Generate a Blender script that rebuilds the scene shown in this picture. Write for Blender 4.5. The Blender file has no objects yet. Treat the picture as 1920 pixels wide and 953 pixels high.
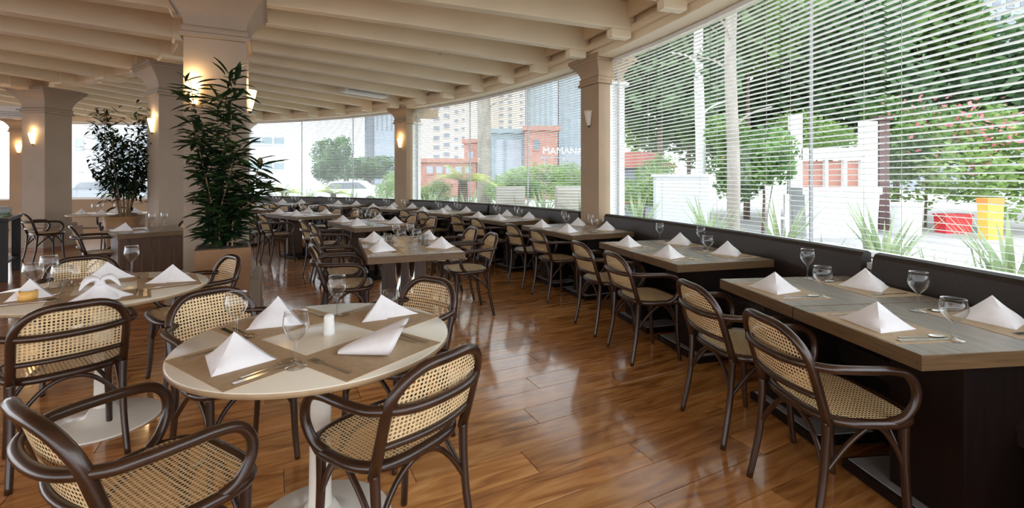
import bpy, math, random
from mathutils import Vector, Matrix
random.seed(7)
S = bpy.context.scene
COL = S.collection
R_ = math.radians
H = 1.37          # eye height
F = 880.0         # focal length in pixels of the 1920 frame
HY = 337.0        # horizon row

# ------------------------------------------------------------------ camera
cam_d = bpy.data.cameras.new('camera'); cam = bpy.data.objects.new('camera', cam_d); COL.objects.link(cam)
cam.location = (0, 0, H); cam.rotation_euler = (math.pi/2, 0, 0)
cam_d.sensor_width = 36.0; cam_d.lens = F/1920*36; cam_d.shift_y = -(476.5-HY)/1920
cam_d.clip_start = 0.05; cam_d.clip_end = 600
S.camera = cam
# ------------------------------------------------------------------ world / light / exposure
SKY = 1.0
W = bpy.data.worlds.new('overcast_sky'); S.world = W; W.use_nodes = True
wn = W.node_tree.nodes; wl = W.node_tree.links
wn.clear()
out = wn.new('ShaderNodeOutputWorld'); bg = wn.new('ShaderNodeBackground')
tc = wn.new('ShaderNodeTexCoord'); sx = wn.new('ShaderNodeSeparateXYZ'); rp = wn.new('ShaderNodeValToRGB')
wl.new(tc.outputs['Generated'], sx.inputs[0]); wl.new(sx.outputs['Z'], rp.inputs[0])
rp.color_ramp.elements[0].position = 0.0; rp.color_ramp.elements[0].color = (0.93, 0.96, 1.0, 1)
rp.color_ramp.elements[1].position = 0.7; rp.color_ramp.elements[1].color = (0.80, 0.90, 1.0, 1)
wl.new(rp.outputs[0], bg.inputs[0]); bg.inputs[1].default_value = SKY
wl.new(bg.outputs[0], out.inputs[0])
S.view_settings.view_transform = 'Standard'; S.view_settings.look = 'None'
S.view_settings.gamma = 1.0; S.view_settings.use_curve_mapping = False
S.view_settings.exposure = 2.12
S.cycles.use_denoising = True
S.cycles.max_bounces = 10; S.cycles.diffuse_bounces = 5; S.cycles.glossy_bounces = 4
S.cycles.transparent_max_bounces = 24
SCONCE_W = 0.5

# ------------------------------------------------------------------ materials
def newmat(name):
    m = bpy.data.materials.new(name); m.use_nodes = True
    b = m.node_tree.nodes['Principled BSDF']
    return m, m.node_tree.nodes, m.node_tree.links, b
def mat(name, c, rough=0.5, var=0.12, scale=6.0, metal=0.0, coat=0.0, stretch=(1,1,1), bump=0.0, spec=None, sub=None):
    m, n, l, b = newmat(name)
    t = n.new('ShaderNodeTexCoord'); mp = n.new('ShaderNodeMapping'); nz = n.new('ShaderNodeTexNoise')
    mp.inputs['Scale'].default_value = stretch
    nz.inputs['Scale'].default_value = scale; nz.inputs['Detail'].default_value = 4
    l.new(t.outputs['Object'], mp.inputs[0]); l.new(mp.outputs[0], nz.inputs['Vector'])
    r = n.new('ShaderNodeValToRGB')
    r.color_ramp.elements[0].position = 0.3; r.color_ramp.elements[1].position = 0.7
    r.color_ramp.elements[0].color = tuple(max(0, x*(1-var)) for x in c)+(1,)
    r.color_ramp.elements[1].color = tuple(min(1, x*(1+var)) for x in c)+(1,)
    l.new(nz.outputs[0], r.inputs[0]); l.new(r.outputs[0], b.inputs['Base Color'])
    b.inputs['Roughness'].default_value = rough; b.inputs['Metallic'].default_value = metal
    b.inputs['Coat Weight'].default_value = coat
    if spec is not None: b.inputs['Specular IOR Level'].default_value = spec
    if bump:
        bp = n.new('ShaderNodeBump'); bp.inputs['Strength'].default_value = bump; bp.inputs['Distance'].default_value = 0.01
        l.new(nz.outputs[0], bp.inputs['Height']); l.new(bp.outputs[0], b.inputs['Normal'])
    return m
def leafmat(name, c1, c2, scale=3.0, trans=0.35, rough=0.45):
    m, n, l, b = newmat(name)
    g = n.new('ShaderNodeNewGeometry'); nz = n.new('ShaderNodeTexNoise'); nz.inputs['Scale'].default_value = scale
    nz.inputs['Detail'].default_value = 5
    l.new(g.outputs['Position'], nz.inputs['Vector'])
    r = n.new('ShaderNodeValToRGB'); r.color_ramp.elements[0].position = .35; r.color_ramp.elements[1].position = .65
    r.color_ramp.elements[0].color = c1+(1,); r.color_ramp.elements[1].color = c2+(1,)
    l.new(nz.outputs[0], r.inputs[0]); l.new(r.outputs[0], b.inputs['Base Color'])
    b.inputs['Roughness'].default_value = rough
    tr = n.new('ShaderNodeBsdfTranslucent'); l.new(r.outputs[0], tr.inputs[0])
    mx = n.new('ShaderNodeMixShader'); mx.inputs[0].default_value = trans
    l.new(b.outputs[0], mx.inputs[1]); l.new(tr.outputs[0], mx.inputs[2])
    l.new(mx.outputs[0], n['Material Output'].inputs[0])
    return m
def glassmat(name, tint=(1,1,1), ior=1.45, edge=1.0):
    m, n, l, b = newmat(name); n.remove(b)
    t = n.new('ShaderNodeBsdfTransparent'); t.inputs[0].default_value = tint+(1,)
    g = n.new('ShaderNodeBsdfGlossy'); g.inputs['Roughness'].default_value = 0.02
    lw = n.new('ShaderNodeLayerWeight'); lw.inputs[0].default_value = 0.5
    pw = n.new('ShaderNodeMath'); pw.operation = 'POWER'; pw.inputs[1].default_value = ior
    l.new(lw.outputs['Facing'], pw.inputs[0])
    fr = n.new('ShaderNodeMath'); fr.operation = 'MULTIPLY_ADD'; fr.inputs[1].default_value = edge; fr.inputs[2].default_value = 0.03
    fr.use_clamp = True; l.new(pw.outputs[0], fr.inputs[0])
    mx = n.new('ShaderNodeMixShader'); l.new(fr.outputs[0], mx.inputs[0]); l.new(t.outputs[0], mx.inputs[1]); l.new(g.outputs[0], mx.inputs[2])
    l.new(mx.outputs[0], n['Material Output'].inputs[0])
    return m
def emitmat(name, c, s):
    m, n, l, b = newmat(name)
    b.inputs['Base Color'].default_value = (.9,.8,.6,1)
    nz = n.new('ShaderNodeTexNoise'); nz.inputs['Scale'].default_value = 20
    r = n.new('ShaderNodeValToRGB'); r.color_ramp.elements[0].color = tuple(x*.85 for x in c)+(1,); r.color_ramp.elements[1].color = c+(1,)
    l.new(nz.outputs[0], r.inputs[0]); l.new(r.outputs[0], b.inputs['Emission Color'])
    b.inputs['Emission Strength'].default_value = s
    return m

PLANK_L, PLANK_W, PLANK_A = 1.29, 0.19, R_(27)
def floormat():
    m, n, l, b = newmat('laminate_oak_floor')
    g = n.new('ShaderNodeNewGeometry'); mp = n.new('ShaderNodeMapping'); mp.inputs['Rotation'].default_value = (0, 0, -PLANK_A)
    l.new(g.outputs['Position'], mp.inputs[0])
    s = n.new('ShaderNodeSeparateXYZ'); l.new(mp.outputs[0], s.inputs[0])
    def mth(op, a, bv=None):
        q = n.new('ShaderNodeMath'); q.operation = op
        for k, v in enumerate((a, bv)):
            if v is None: continue
            if isinstance(v, (int, float)): q.inputs[k].default_value = v
            else: l.new(v, q.inputs[k])
        return q.outputs[0]
    row = mth('FLOOR', mth('DIVIDE', s.outputs['Y'], PLANK_W))
    off = mth('MULTIPLY', mth('FRACT', mth('ADD', mth('MULTIPLY', row, 0.4137), 100.0)), PLANK_L)
    colm = mth('FLOOR', mth('DIVIDE', mth('ADD', s.outputs['X'], off), PLANK_L))
    cv = n.new('ShaderNodeCombineXYZ'); l.new(row, cv.inputs[0]); l.new(colm, cv.inputs[1])
    wnz = n.new('ShaderNodeTexWhiteNoise'); wnz.noise_dimensions = '2D'; l.new(cv.outputs[0], wnz.inputs['Vector'])
    mp2 = n.new('ShaderNodeMapping'); mp2.inputs['Scale'].default_value = (1.6, 11, 1); l.new(mp.outputs[0], mp2.inputs[0])
    addv = n.new('ShaderNodeVectorMath'); addv.operation = 'ADD'; l.new(mp2.outputs[0], addv.inputs[0])
    sc = n.new('ShaderNodeVectorMath'); sc.operation = 'SCALE'; sc.inputs['Scale'].default_value = 30; l.new(wnz.outputs['Color'], sc.inputs[0])
    l.new(sc.outputs[0], addv.inputs[1])
    nz = n.new('ShaderNodeTexNoise'); nz.inputs['Scale'].default_value = 1.4; nz.inputs['Detail'].default_value = 8; nz.inputs['Distortion'].default_value = 1.2
    l.new(addv.outputs[0], nz.inputs['Vector'])
    r = n.new('ShaderNodeValToRGB'); e = r.color_ramp.elements
    e[0].position = .28; e[0].color = (.23, .085, .024, 1); e[1].position = .72; e[1].color = (.68, .35, .12, 1)
    k = e.new(.5); k.color = (.49, .21, .060, 1)
    l.new(nz.outputs[0], r.inputs[0])
    hs = n.new('ShaderNodeHueSaturation'); l.new(r.outputs[0], hs.inputs['Color'])
    l.new(mth('ADD', mth('MULTIPLY', wnz.outputs['Value'], 0.40), 0.86), hs.inputs['Value'])
    l.new(hs.outputs[0], b.inputs['Base Color'])
    l.new(mth('ADD', mth('MULTIPLY', nz.outputs[0], 0.10), 0.13), b.inputs['Roughness'])
    b.inputs['Coat Weight'].default_value = .6; b.inputs['Coat Roughness'].default_value = .07
    b.inputs['Specular IOR Level'].default_value = 0.6
    bp = n.new('ShaderNodeBump'); bp.inputs['Strength'].default_value = .02; bp.inputs['Distance'].default_value = .01
    l.new(nz.outputs[0], bp.inputs['Height']); l.new(bp.outputs[0], b.inputs['Normal'])
    return m
def blindmat():
    m, n, l, b = newmat('white_blind_slat')
    nz = n.new('ShaderNodeTexNoise'); nz.inputs['Scale'].default_value = 2
    r = n.new('ShaderNodeValToRGB'); r.color_ramp.elements[0].color = (.90,.90,.88,1); r.color_ramp.elements[1].color = (.94,.94,.92,1)
    l.new(nz.outputs[0], r.inputs[0]); l.new(r.outputs[0], b.inputs['Base Color']); b.inputs['Roughness'].default_value = .45
    tr = n.new('ShaderNodeBsdfTranslucent'); l.new(r.outputs[0], tr.inputs[0])
    mx = n.new('ShaderNodeMixShader'); mx.inputs[0].default_value = .6
    l.new(b.outputs[0], mx.inputs[1]); l.new(tr.outputs[0], mx.inputs[2]); l.new(mx.outputs[0], n['Material Output'].inputs[0])
    return m

M = dict(
 floor=floormat(), blind=blindmat(),
 slab=mat('dark_subfloor', (.05,.03,.02), .8),
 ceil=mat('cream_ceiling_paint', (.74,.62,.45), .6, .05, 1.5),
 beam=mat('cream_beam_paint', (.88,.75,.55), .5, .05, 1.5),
 column=mat('taupe_plaster', (.36,.28,.21), .6, .06, 2.0),
 outercol=mat('tan_plaster', (.40,.28,.175), .6, .06, 2.0),
 white=mat('white_paint', (.82,.82,.80), .5, .04),
 offwhite=mat('off_white_plastic', (.75,.73,.68), .4, .04),
 laminate=mat('ivory_laminate', (.80,.745,.62), .22, .03),
 rim=mat('plywood_rim', (.36,.25,.14), .4, .12, 20),
 tulip=mat('white_lacquer', (.78,.74,.66), .2, .03),
 bent=mat('dark_bentwood', (.034,.0135,.0062), .30, .35, 14, coat=.2, stretch=(1,1,.25)),
 cane=mat('woven_cane', (.80,.60,.33), .5, .14, 60, stretch=(1,3,1)),
 oak=mat('grey_oak_top', (.225,.178,.135), .27, .22, 5, stretch=(9,1,1), spec=.6),
 oakedge=mat('oak_edge', (.125,.070,.030), .4, .25, 8, stretch=(1,1,14)),
 wenge=mat('dark_wenge', (.008,.0032,.0026), .45, .4, 6, stretch=(6,6,.5), spec=.25),
 walnut=mat('walnut_panel', (.075,.036,.017), .4, .35, 5, stretch=(8,8,.4)),
 greyplate=mat('grey_base_plate', (.30,.30,.31), .5, .15, 12),
 leather=mat('brown_leather', (.020,.0125,.0095), .45, .2, 40, bump=.1),
 napkin=mat('white_linen', (.84,.83,.85), .75, .03, 30, bump=.12),
 kraft=mat('kraft_paper', (.45,.325,.195), .65, .07, 40),
 steel=mat('cutlery_steel', (.62,.60,.57), .16, .05, metal=1.0),
 chrome=mat('chrome_tube', (.7,.7,.7), .12, .05, metal=1.0),
 planter=mat('brown_planter', (.235,.120,.050), .5, .12, 8),
 pot2=mat('terracotta_tan_planter', (.30,.17,.08), .5, .12, 8),
 soil=mat('dark_soil', (.05,.035,.02), .9, .3, 30),
 stem=mat('plant_stem', (.25,.16,.08), .7, .25, 20),
 plantleaf=leafmat('glossy_dark_leaf', (.008,.022,.010), (.035,.075,.022), 9, .12, .3),
 plantleaf2=leafmat('deep_green_leaf', (.008,.022,.012), (.028,.06,.022), 9, .15, .35),
 shade=emitmat('lit_alabaster_shade', (1.0,.62,.22), 3.2),
 shadeoff=mat('unlit_alabaster_shade', (.80,.74,.62), .4, .05),
 brass=mat('aged_brass', (.35,.25,.12), .35, .1, metal=1.0),
 glass=glassmat('clear_glassware', (.94,.95,.95), 1.9, .95),
 pane=glassmat('window_glass', (.97,.985,.98), 5.0, .5),
 green=mat('green_glass', (.25,.55,.22), .1, .1),
 juice=mat('amber_candle', (.75,.42,.10), .3, .1),
 baseb=mat('reddish_baseboard', (.25,.12,.07), .5, .1),
 # outdoors
 paving=mat('grey_paving', (.37,.345,.33), .9, .15, 1.0),
 soilbed=mat('planting_bed', (.16,.17,.09), .95, .3, 4),
 bark=mat('pale_bark', (.32,.28,.24), .9, .25, 6, stretch=(1,1,.3)),
 barkd=mat('brown_bark', (.16,.11,.08), .9, .3, 6),
 leafA=leafmat('tree_leaf_green', (.09,.18,.06), (.26,.42,.13), 1.2, .4),
 leafB=leafmat('tree_leaf_dark', (.05,.11,.055), (.16,.28,.11), 1.0, .4),
 leafC=leafmat('hedge_leaf_bright', (.16,.27,.07), (.36,.50,.17), 1.5, .4),
 leafY=leafmat('yellow_green_frond', (.30,.38,.05), (.62,.66,.12), 3, .4),
 leafG=leafmat('grey_green_blade', (.25,.34,.17), (.52,.62,.36), 4, .4),
 blossom=leafmat('pink_blossom', (.70,.12,.22), (.85,.35,.35), 8, .4),
 bwhite=mat('white_facade', (.60,.62,.65), .8, .03, .2),
 bbeige=mat('beige_tower', (.56,.49,.42), .8, .05, .2),
 bgrey=mat('pale_grey_tower', (.36,.40,.46), .8, .06, .3),
 bgrey2=mat('grey_tower', (.32,.34,.38), .8, .06, .3),
 brick=mat('red_brick_render', (.42,.20,.15), .85, .12, 3),
 glaz=mat('bluish_glazing', (.22,.29,.32), .4, .12, .6),
 winp=mat('dark_window_glass', (.17,.19,.22), .15, .15, 2),
 roof=mat('red_roof', (.50,.16,.12), .8, .15, 4),
 red=mat('red_plastic', (.65,.03,.04), .4, .05),
 yellow=mat('yellow_plastic', (.75,.48,.08), .45, .08),
 orange=mat('orange_plastic', (.80,.28,.06), .45, .05),
 darkhedge=mat('maroon_wall', (.12,.07,.065), .8, .2, 4),
 louver=mat('beige_metal', (.55,.50,.44), .5, .05),
 carpaint=mat('white_car_paint', (.80,.80,.82), .25, .02),
 tyre=mat('black_rubber', (.02,.02,.02), .7, .1),
 signboard=mat('brown_signboard', (.28,.18,.10), .6, .1),
)

# ------------------------------------------------------------------ mesh helpers
class MB:
    def __init__(s): s.v = []; s.f = []; s.sm = []
    def add(s, vs, fs, smooth=False):
        o = len(s.v); s.v += [tuple(v) for v in vs]
        s.f += [tuple(i+o for i in f) for f in fs]; s.sm += [smooth]*len(fs); return s
    def box(s, cx, cy, z0, lx, ly, lz, rot=0.0, taper=1.0, ch=0.0):
        c, sn = math.cos(rot), math.sin(rot); vs = []
        if ch <= 0:
            for z, k in ((z0, taper), (z0+lz, 1.0)):
                for sx_, sy_ in ((-1,-1),(1,-1),(1,1),(-1,1)):
                    x, y = sx_*lx/2*k, sy_*ly/2*k
                    vs.append((cx+x*c-y*sn, cy+x*sn+y*c, z))
            s.add(vs, [(3,2,1,0),(4,5,6,7),(0,1,5,4),(1,2,6,5),(2,3,7,6),(3,0,4,7)])
        else:
            lev = [(z0, -ch), (z0+ch, 0), (z0+lz-ch, 0), (z0+lz, -ch)]
            for z, d in lev:
                for sx_, sy_ in ((-1,-1),(1,-1),(1,1),(-1,1)):
                    x, y = sx_*(lx/2+d), sy_*(ly/2+d)
                    vs.append((cx+x*c-y*sn, cy+x*sn+y*c, z))
            fs = [(3,2,1,0),(12,13,14,15)]
            for k in range(3):
                for j in range(4):
                    a = k*4+j; b_ = k*4+(j+1) % 4; fs.append((a, b_, b_+4, a+4))
            s.add(vs, fs)
        return s
    def prism(s, pts, z0, z1):
        n = len(pts); vs = [(x,y,z0) for x,y in pts]+[(x,y,z1) for x,y in pts]
        s.add(vs, [tuple(range(n-1,-1,-1)), tuple(range(n,2*n))]+[(i,(i+1)%n,(i+1)%n+n,i+n) for i in range(n)]); return s
    def lathe(s, prof, seg=20, cx=0, cy=0, cap=True, a0=0, a1=2*math.pi):
        full = abs(a1-a0-2*math.pi) < 1e-6; m = seg if full else seg+1
        vs = []; fs = []
        for r, z in prof:
            for k in range(m):
                a = a0+(a1-a0)*k/seg; vs.append((cx+r*math.cos(a), cy+r*math.sin(a), z))
        for i in range(len(prof)-1):
            for k in range(seg):
                a = i*m+k; b_ = i*m+(k+1) % m; fs.append((a, b_, b_+m, a+m))
        if cap:
            if prof[0][0] > 1e-4: fs.append(tuple(range(m-1,-1,-1)))
            if prof[-1][0] > 1e-4: fs.append(tuple(range((len(prof)-1)*m, len(prof)*m)))
        s.add(vs, fs, True); return s
    def tube(s, pts, r, seg=8, closed=False, flat=1.0, up=None):
        P = [Vector(p) for p in pts]; n = len(P)
        rr = r if isinstance(r, (list, tuple)) else [r]*n
        T = []
        for i in range(n):
            a = P[i-1] if (i > 0 or closed) else P[i]; b_ = P[(i+1) % n] if (i < n-1 or closed) else P[i]
            T.append((b_-a).normalized())
        nr = Vector(up) if up else Vector((0,0,1))
        if abs(nr.dot(T[0])) > .95: nr = Vector((1,0,0))
        vs = []; fs = []
        for i in range(n):
            if up and abs(Vector(up).dot(T[i])) < .95: nr = Vector(up)
            nr = (nr-T[i]*nr.dot(T[i])).normalized(); bn = T[i].cross(nr)
            for k in range(seg):
                a = 2*math.pi*k/seg
                vs.append(P[i]+nr*(math.cos(a)*rr[i]*flat)+bn*(math.sin(a)*rr[i]))
        for i in range(n if closed else n-1):
            for k in range(seg):
                a = i*seg+k; b_ = i*seg+(k+1) % seg; c = ((i+1) % n)*seg
                fs.append((a, b_, c+(k+1) % seg, c+k))
        if not closed: fs += [tuple(range(seg-1,-1,-1)), tuple(range((n-1)*seg, n*seg))]
        s.add(vs, fs, True); return s
    def mesh(s, name, m):
        me = bpy.data.meshes.new(name); me.from_pydata(s.v, [], s.f); me.validate(verbose=False)
        if len(me.polygons) == len(s.sm): me.polygons.foreach_set('use_smooth', s.sm)
        me.materials.append(m); me.update(); return me
    def build(s, name, m, parent=None):
        o = bpy.data.objects.new(name, s.mesh(name, m)); COL.objects.link(o)
        if parent: o.parent = parent
        return o
def tag(o, label, cat, group=None, kind=None):
    o['label'] = label
    if cat: o['category'] = cat
    if group: o['group'] = group
    if kind: o['kind'] = kind
    return o
def empty(name, loc=(0,0,0), rz=0.0):
    o = bpy.data.objects.new(name, None); COL.objects.link(o); o.location = loc; o.rotation_euler = (0,0,rz)
    o.empty_display_size = .1; return o
def inst(name, me, parent=None, loc=None, rot=None, scale=None):
    o = bpy.data.objects.new(name, me); COL.objects.link(o)
    if parent: o.parent = parent
    if loc is not None: o.location = loc
    if rot is not None: o.rotation_euler = rot
    if scale is not None: o.scale = scale
    return o
KIDS = {}
def copy_tree(o, parent=None):
    c = o.copy(); COL.objects.link(c); c.parent = parent
    for ch in KIDS.get(o.name, ()): copy_tree(ch, c)
    return c
def reg(root):
    def rec(o):
        KIDS[o.name] = list(o.children)
        for c in o.children: rec(c)
    rec(root)
def spline(pts, n=6, closed=False):
    P = [Vector(p) for p in pts]; out_ = []; N = len(P)
    for i in range(N if closed else N-1):
        p0 = P[i-1] if (i > 0 or closed) else P[0]; p1 = P[i]; p2 = P[(i+1) % N]
        p3 = P[(i+2) % N] if (i < N-2 or closed) else P[-1]
        for k in range(n):
            t = k/n
            out_.append(.5*((2*p1)+(-p0+p2)*t+(2*p0-5*p1+4*p2-p3)*t*t+(-p0+3*p1-3*p2+p3)*t**3))
    if not closed: out_.append(P[-1])
    return out_
CX, CY = -10.15, 0.95      # centre of the round building
def pol(r, deg):
    a = R_(deg); return (CX+r*math.cos(a), CY+r*math.sin(a))
def arcpts(r0, r1, a0, a1, n):
    o = [pol(r1, a0+(a1-a0)*k/n) for k in range(n+1)]; i = [pol(r0, a1-(a1-a0)*k/n) for k in range(n+1)]
    return o+i
def strip_arc(mb, r0, r1, a0, a1, z0, z1, n):
    for k in range(n):
        b0 = a0+(a1-a0)*k/n; b1 = a0+(a1-a0)*(k+1)/n
        mb.prism([pol(r0,b0), pol(r1,b0), pol(r1,b1), pol(r0,b1)], z0, z1)
    return mb
def px(x, y, d):
    return Vector(((x-960)/F*d, d, H+(HY-y)*d/F))

# ------------------------------------------------------------------ floor
fl = empty('floor'); tag(fl, 'glossy warm brown laminate plank floor of the dining room', 'floor', kind='structure')
MB().prism([pol(12.75, k*5) for k in range(72)], -.12, -.012).build('subfloor', M['slab'], fl)
ca, sa = math.cos(PLANK_A), math.sin(PLANK_A)
pm = MB().box(0, 0, -.012, PLANK_L-.0025, PLANK_W-.0025, .012, ch=.0012).mesh('plank', M['floor'])
cells = []
for row in range(-90, 90):
    off = ((row*0.4137+100.0) % 1.0)*PLANK_L
    for c in range(-22, 16):
        u = (c+.5)*PLANK_L-off; v = (row+.5)*PLANK_W
        x, y = u*ca-v*sa, u*sa+v*ca
        if math.hypot(x-CX, y-CY) > 12.72: continue
        vis = y > 1.2 and abs(x) < 1.12*y+.6
        cells.append((0 if vis else 1, math.hypot(x, y), x, y))
cells.sort()
rest = MB()
for i, (nv, d, x, y) in enumerate(cells):
    if i < 300:
        o = inst('plank', pm, fl, (x, y, 0), (0, 0, PLANK_A))
    else:
        rest.box(x, y, -.012, PLANK_L-.0025, PLANK_W-.0025, .012, rot=PLANK_A)
o = rest.build('plank_field', M['floor'], fl); o['kind'] = 'stuff'

# ------------------------------------------------------------------ ceiling with radial beams
CZ = 3.60; BZ = 3.11; BT_ = 3.43
ce = empty('ceiling', (0,0,0)); tag(ce, 'cream painted ceiling with radiating timber beams', 'ceiling', kind='structure')
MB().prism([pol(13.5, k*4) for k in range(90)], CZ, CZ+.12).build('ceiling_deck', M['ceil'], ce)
def beam_mesh(r0, r1):
    b = MB(); b.box((r0+r1)/2, 0, BZ, r1-r0, .13, BT_-BZ, ch=.006)
    b.box((r0+r1)/2, 0, BT_, r1-r0-.01, .07, CZ-BT_)
    b.box((r0+r1)/2, 0, CZ-.05, r1-r0-.02, .18, .05)
    b.box(r1-.17, 0, BZ-.10, .26, .11, .10, ch=.008)      # corbel block at the window lintel
    return b.mesh('beam', M['beam'])
bm_o = beam_mesh(8.0, 12.42)
bm_i = MB().box(5.5, 0, BZ, 4.9, .20, BT_-BZ, ch=.006).box(5.5, 0, BT_, 4.88, .08, CZ-BT_).box(5.5, 0, CZ-.05, 4.86, .24, .05).box(7.86, 0, BZ-.03, .36, .27, BT_-BZ+.02, ch=.02).mesh('beam', M['beam'])
for k in range(-7, 22):
    a = 26.0+4.43*k
    inst('beam', bm_o, ce, (CX, CY, 0), (0,0,R_(a)))
    if k % 2 == 1: inst('beam', bm_i, ce, (CX, CY, 0), (0,0,R_(a)))
for k in range(-8, 22):
    a = 26.0+4.43*(k+.5)
    p = pol(12.34, a)
    inst('blocking', bpy.data.meshes.get('blocking') or MB().box(0,0,3.24,.05,.84,.20).mesh('blocking', M['beam']), ce, (p[0],p[1],0), (0,0,R_(a)))
b = strip_arc(MB(), 12.44, 12.86, -40, 128, 3.0, CZ, 38); b.build('lintel', M['beam'], ce)
b = strip_arc(MB(), 12.38, 12.44, -40, 128, 3.09, 3.17, 38); b.build('lintel_moulding', M['beam'], ce)
# ring beam over the inner columns
ICOL = [pol(8.14, 26.6), pol(8.05, 53.8), pol(8.40, 83.5), pol(8.2, 111), pol(8.2,-2)]
def ringseg(p, q):
    d = math.hypot(q[0]-p[0], q[1]-p[1]); a = math.atan2(q[1]-p[1], q[0]-p[0])
    MB().box((p[0]+q[0])/2, (p[1]+q[1])/2, BZ+.03, d, .2, CZ-BZ-.03, rot=a, ch=.006).build('ring_beam', M['beam'], ce)
for i in ((0,1),(1,2),(2,3),(4,0)): ringseg(ICOL[i[0]], ICOL[i[1]])
# hanging rods
rod = MB().tube([(0,0,0),(0,0,-.34)], .006, 6).lathe([(.0,-.36),(.02,-.355),(.02,-.34),(.0,-.33)], 10).mesh('sprinkler_drop', M['offwhite'])
for (r, a, lab) in ((9.25, 33, 'thin sprinkler drop rod hanging beside the large plaster column'), (10.9, 36.5, 'thin sprinkler drop rod hanging midway along the ceiling beams'), (10.95, 34.0, 'thin sprinkler drop rod hanging nearest the unlit sconce column')):
    p = pol(r, a); o = inst('sprinkler_drop', rod, None, (p[0],p[1],CZ)); tag(o, lab, 'sprinkler', 'sprinkler drops')

# ------------------------------------------------------------------ columns and sconces
def column(p, rz, w, d, ch0, ch1, m, label, plinth=True, flare=.13):
    r = empty('column', (p[0],p[1],0), rz); tag(r, label, 'column', 'plaster columns', 'structure')
    MB().box(0,0,0,w,d,ch0,ch=.006).build('shaft', m, r)
    c = MB(); n = 7; z0 = ch0
    lev = [(0,.0),(.0,.03),(.035,.03),(.05,.012),(.075,.012),(.09,.02),(.11,.0)]
    for k in range(9):
        t = k/8; lev.append((.11+(ch1-ch0-.20)*t, flare*t**1.7))
    lev += [(ch1-ch0-.085, flare+.02),(ch1-ch0-.055, flare+.02),(ch1-ch0-.05, flare+.04),(ch1-ch0, flare+.04)]
    vs = []; fs = []
    for z, e in lev:
        for sx_, sy_ in ((-1,-1),(1,-1),(1,1),(-1,1)): vs.append((sx_*(w/2+e), sy_*(d/2+e), z0+z))
    for k in range(len(lev)-1):
        for j in range(4):
            a = k*4+j; b_ = k*4+(j+1)%4; fs.append((a,b_,b_+4,a+4))
    fs += [(3,2,1,0), tuple(range(len(vs)-4, len(vs)))]
    c.add(vs, fs); c.build('capital', m, r)
    if plinth:
        MB().box(0,0,0,w+.24,d+.24,.44,ch=.012).box(0,0,.44,w+.12,d+.12,.07,ch=.01).build('plinth', m, r)
        MB().box(0,0,0,w+.26,d+.26,.07,ch=.004).build('baseboard', M['baseb'], r)
    return r
column(ICOL[0], R_(26.6), .50, .50, 2.68, 3.14, M['column'], 'large taupe plaster column behind the tall potted plant')
column(ICOL[1], R_(53.8), .50, .50, 2.66, 3.14, M['column'], 'taupe plaster column half hidden behind the large plant column')
column(ICOL[2], R_(83.5), .50, .50, 2.66, 3.14, M['column'], 'taupe plaster column with lit sconce behind the buffet counter')
OANG = [26.4, 53.0, 79.6, 106.2]
OL = ['tan window column with the unlit sconce beside the big blinds', 'tan window column with a lit sconce at the far bench', 'tan window column hidden behind the large plant column', 'tan window column at the far corner beyond the buffet counter']
for a, L in zip(OANG, OL):
    r = column(pol(12.745, a), R_(a), .42, .42, 2.68, 3.05, M['outercol'], L, plinth=False, flare=.09)
    MB().box(.105,0,0,.25,.425,2.675,ch=.004).box(.13,0,2.675,.30,.50,.05,ch=.01).build('daylight_white_outer_shaft', M['white'], r)  # outer half of the column, bright daylight on it painted in as white
shade_me = {}
for key in ('shade', 'shadeoff'):
    s_ = MB(); s_.lathe([(.022,0),(.030,.02),(.045,.08),(.062,.16),(.070,.205),(.062,.205),(.05,.15)], 14, a0=-math.pi/2, a1=math.pi/2, cap=False)
    shade_me[key] = s_.mesh('shade', M[key])
plate_me = MB().box(-.004,0,.03,.012,.06,.12,ch=.003).mesh('wall_plate', M['brass'])
fin_me = MB().lathe([(.0,-.03),(.012,-.02),(.016,-.005),(.022,.0)], 10, cx=.012).mesh('finial', M['brass'])
def sconce(p, z, rz, lit, label):
    r = empty('wall_sconce', (p[0],p[1],z), rz); tag(r, label, 'sconce', 'wall sconces on the columns')
    inst('shade', shade_me['shade' if lit else 'shadeoff'], r); inst('wall_plate', plate_me, r); inst('finial', fin_me, r)
    if lit:
        ld = bpy.data.lights.new('sconce_bulb','POINT'); ld.energy = SCONCE_W; ld.color = (1.0,.70,.38); ld.shadow_soft_size = .05
        lo = bpy.data.objects.new('sconce_bulb', ld); COL.objects.link(lo); lo.parent = r; lo.location = (.05,0,.27)
def face(p, deg, dist, side=0.0):
    a = R_(deg); return (p[0]+dist*math.cos(a)-side*math.sin(a), p[1]+dist*math.sin(a)+side*math.cos(a))
sconce(face(ICOL[0], 26.6, .257), 2.06, R_(26.6), True, 'lit amber sconce on the right side of the large plant column')
sconce(face(ICOL[0], 26.6-90, .257, -.17), 2.06, R_(26.6-90), True, 'lit amber sconce glowing behind the top leaves of the tall plant')
sconce(face(ICOL[1], 53.8+180, .257, .02), 2.10, R_(53.8+180), True, 'lit amber sconce on the half hidden column beside the smaller tree')
sconce(face(ICOL[2], 83.5+180, .257), 2.06, R_(83.5+180), True, 'lit amber sconce on the column behind the buffet counter')
for a, lit, L in ((26.4, False, 'unlit white alabaster sconce on the column beside the big blinds'), (53.0, True, 'lit amber sconce on the far window column between two bays'), (106.2, True, 'lit amber sconce at the far left corner column')):
    sconce(face(pol(12.745,a), a+180, .217), 2.12, R_(a+180), lit, L)
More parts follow.
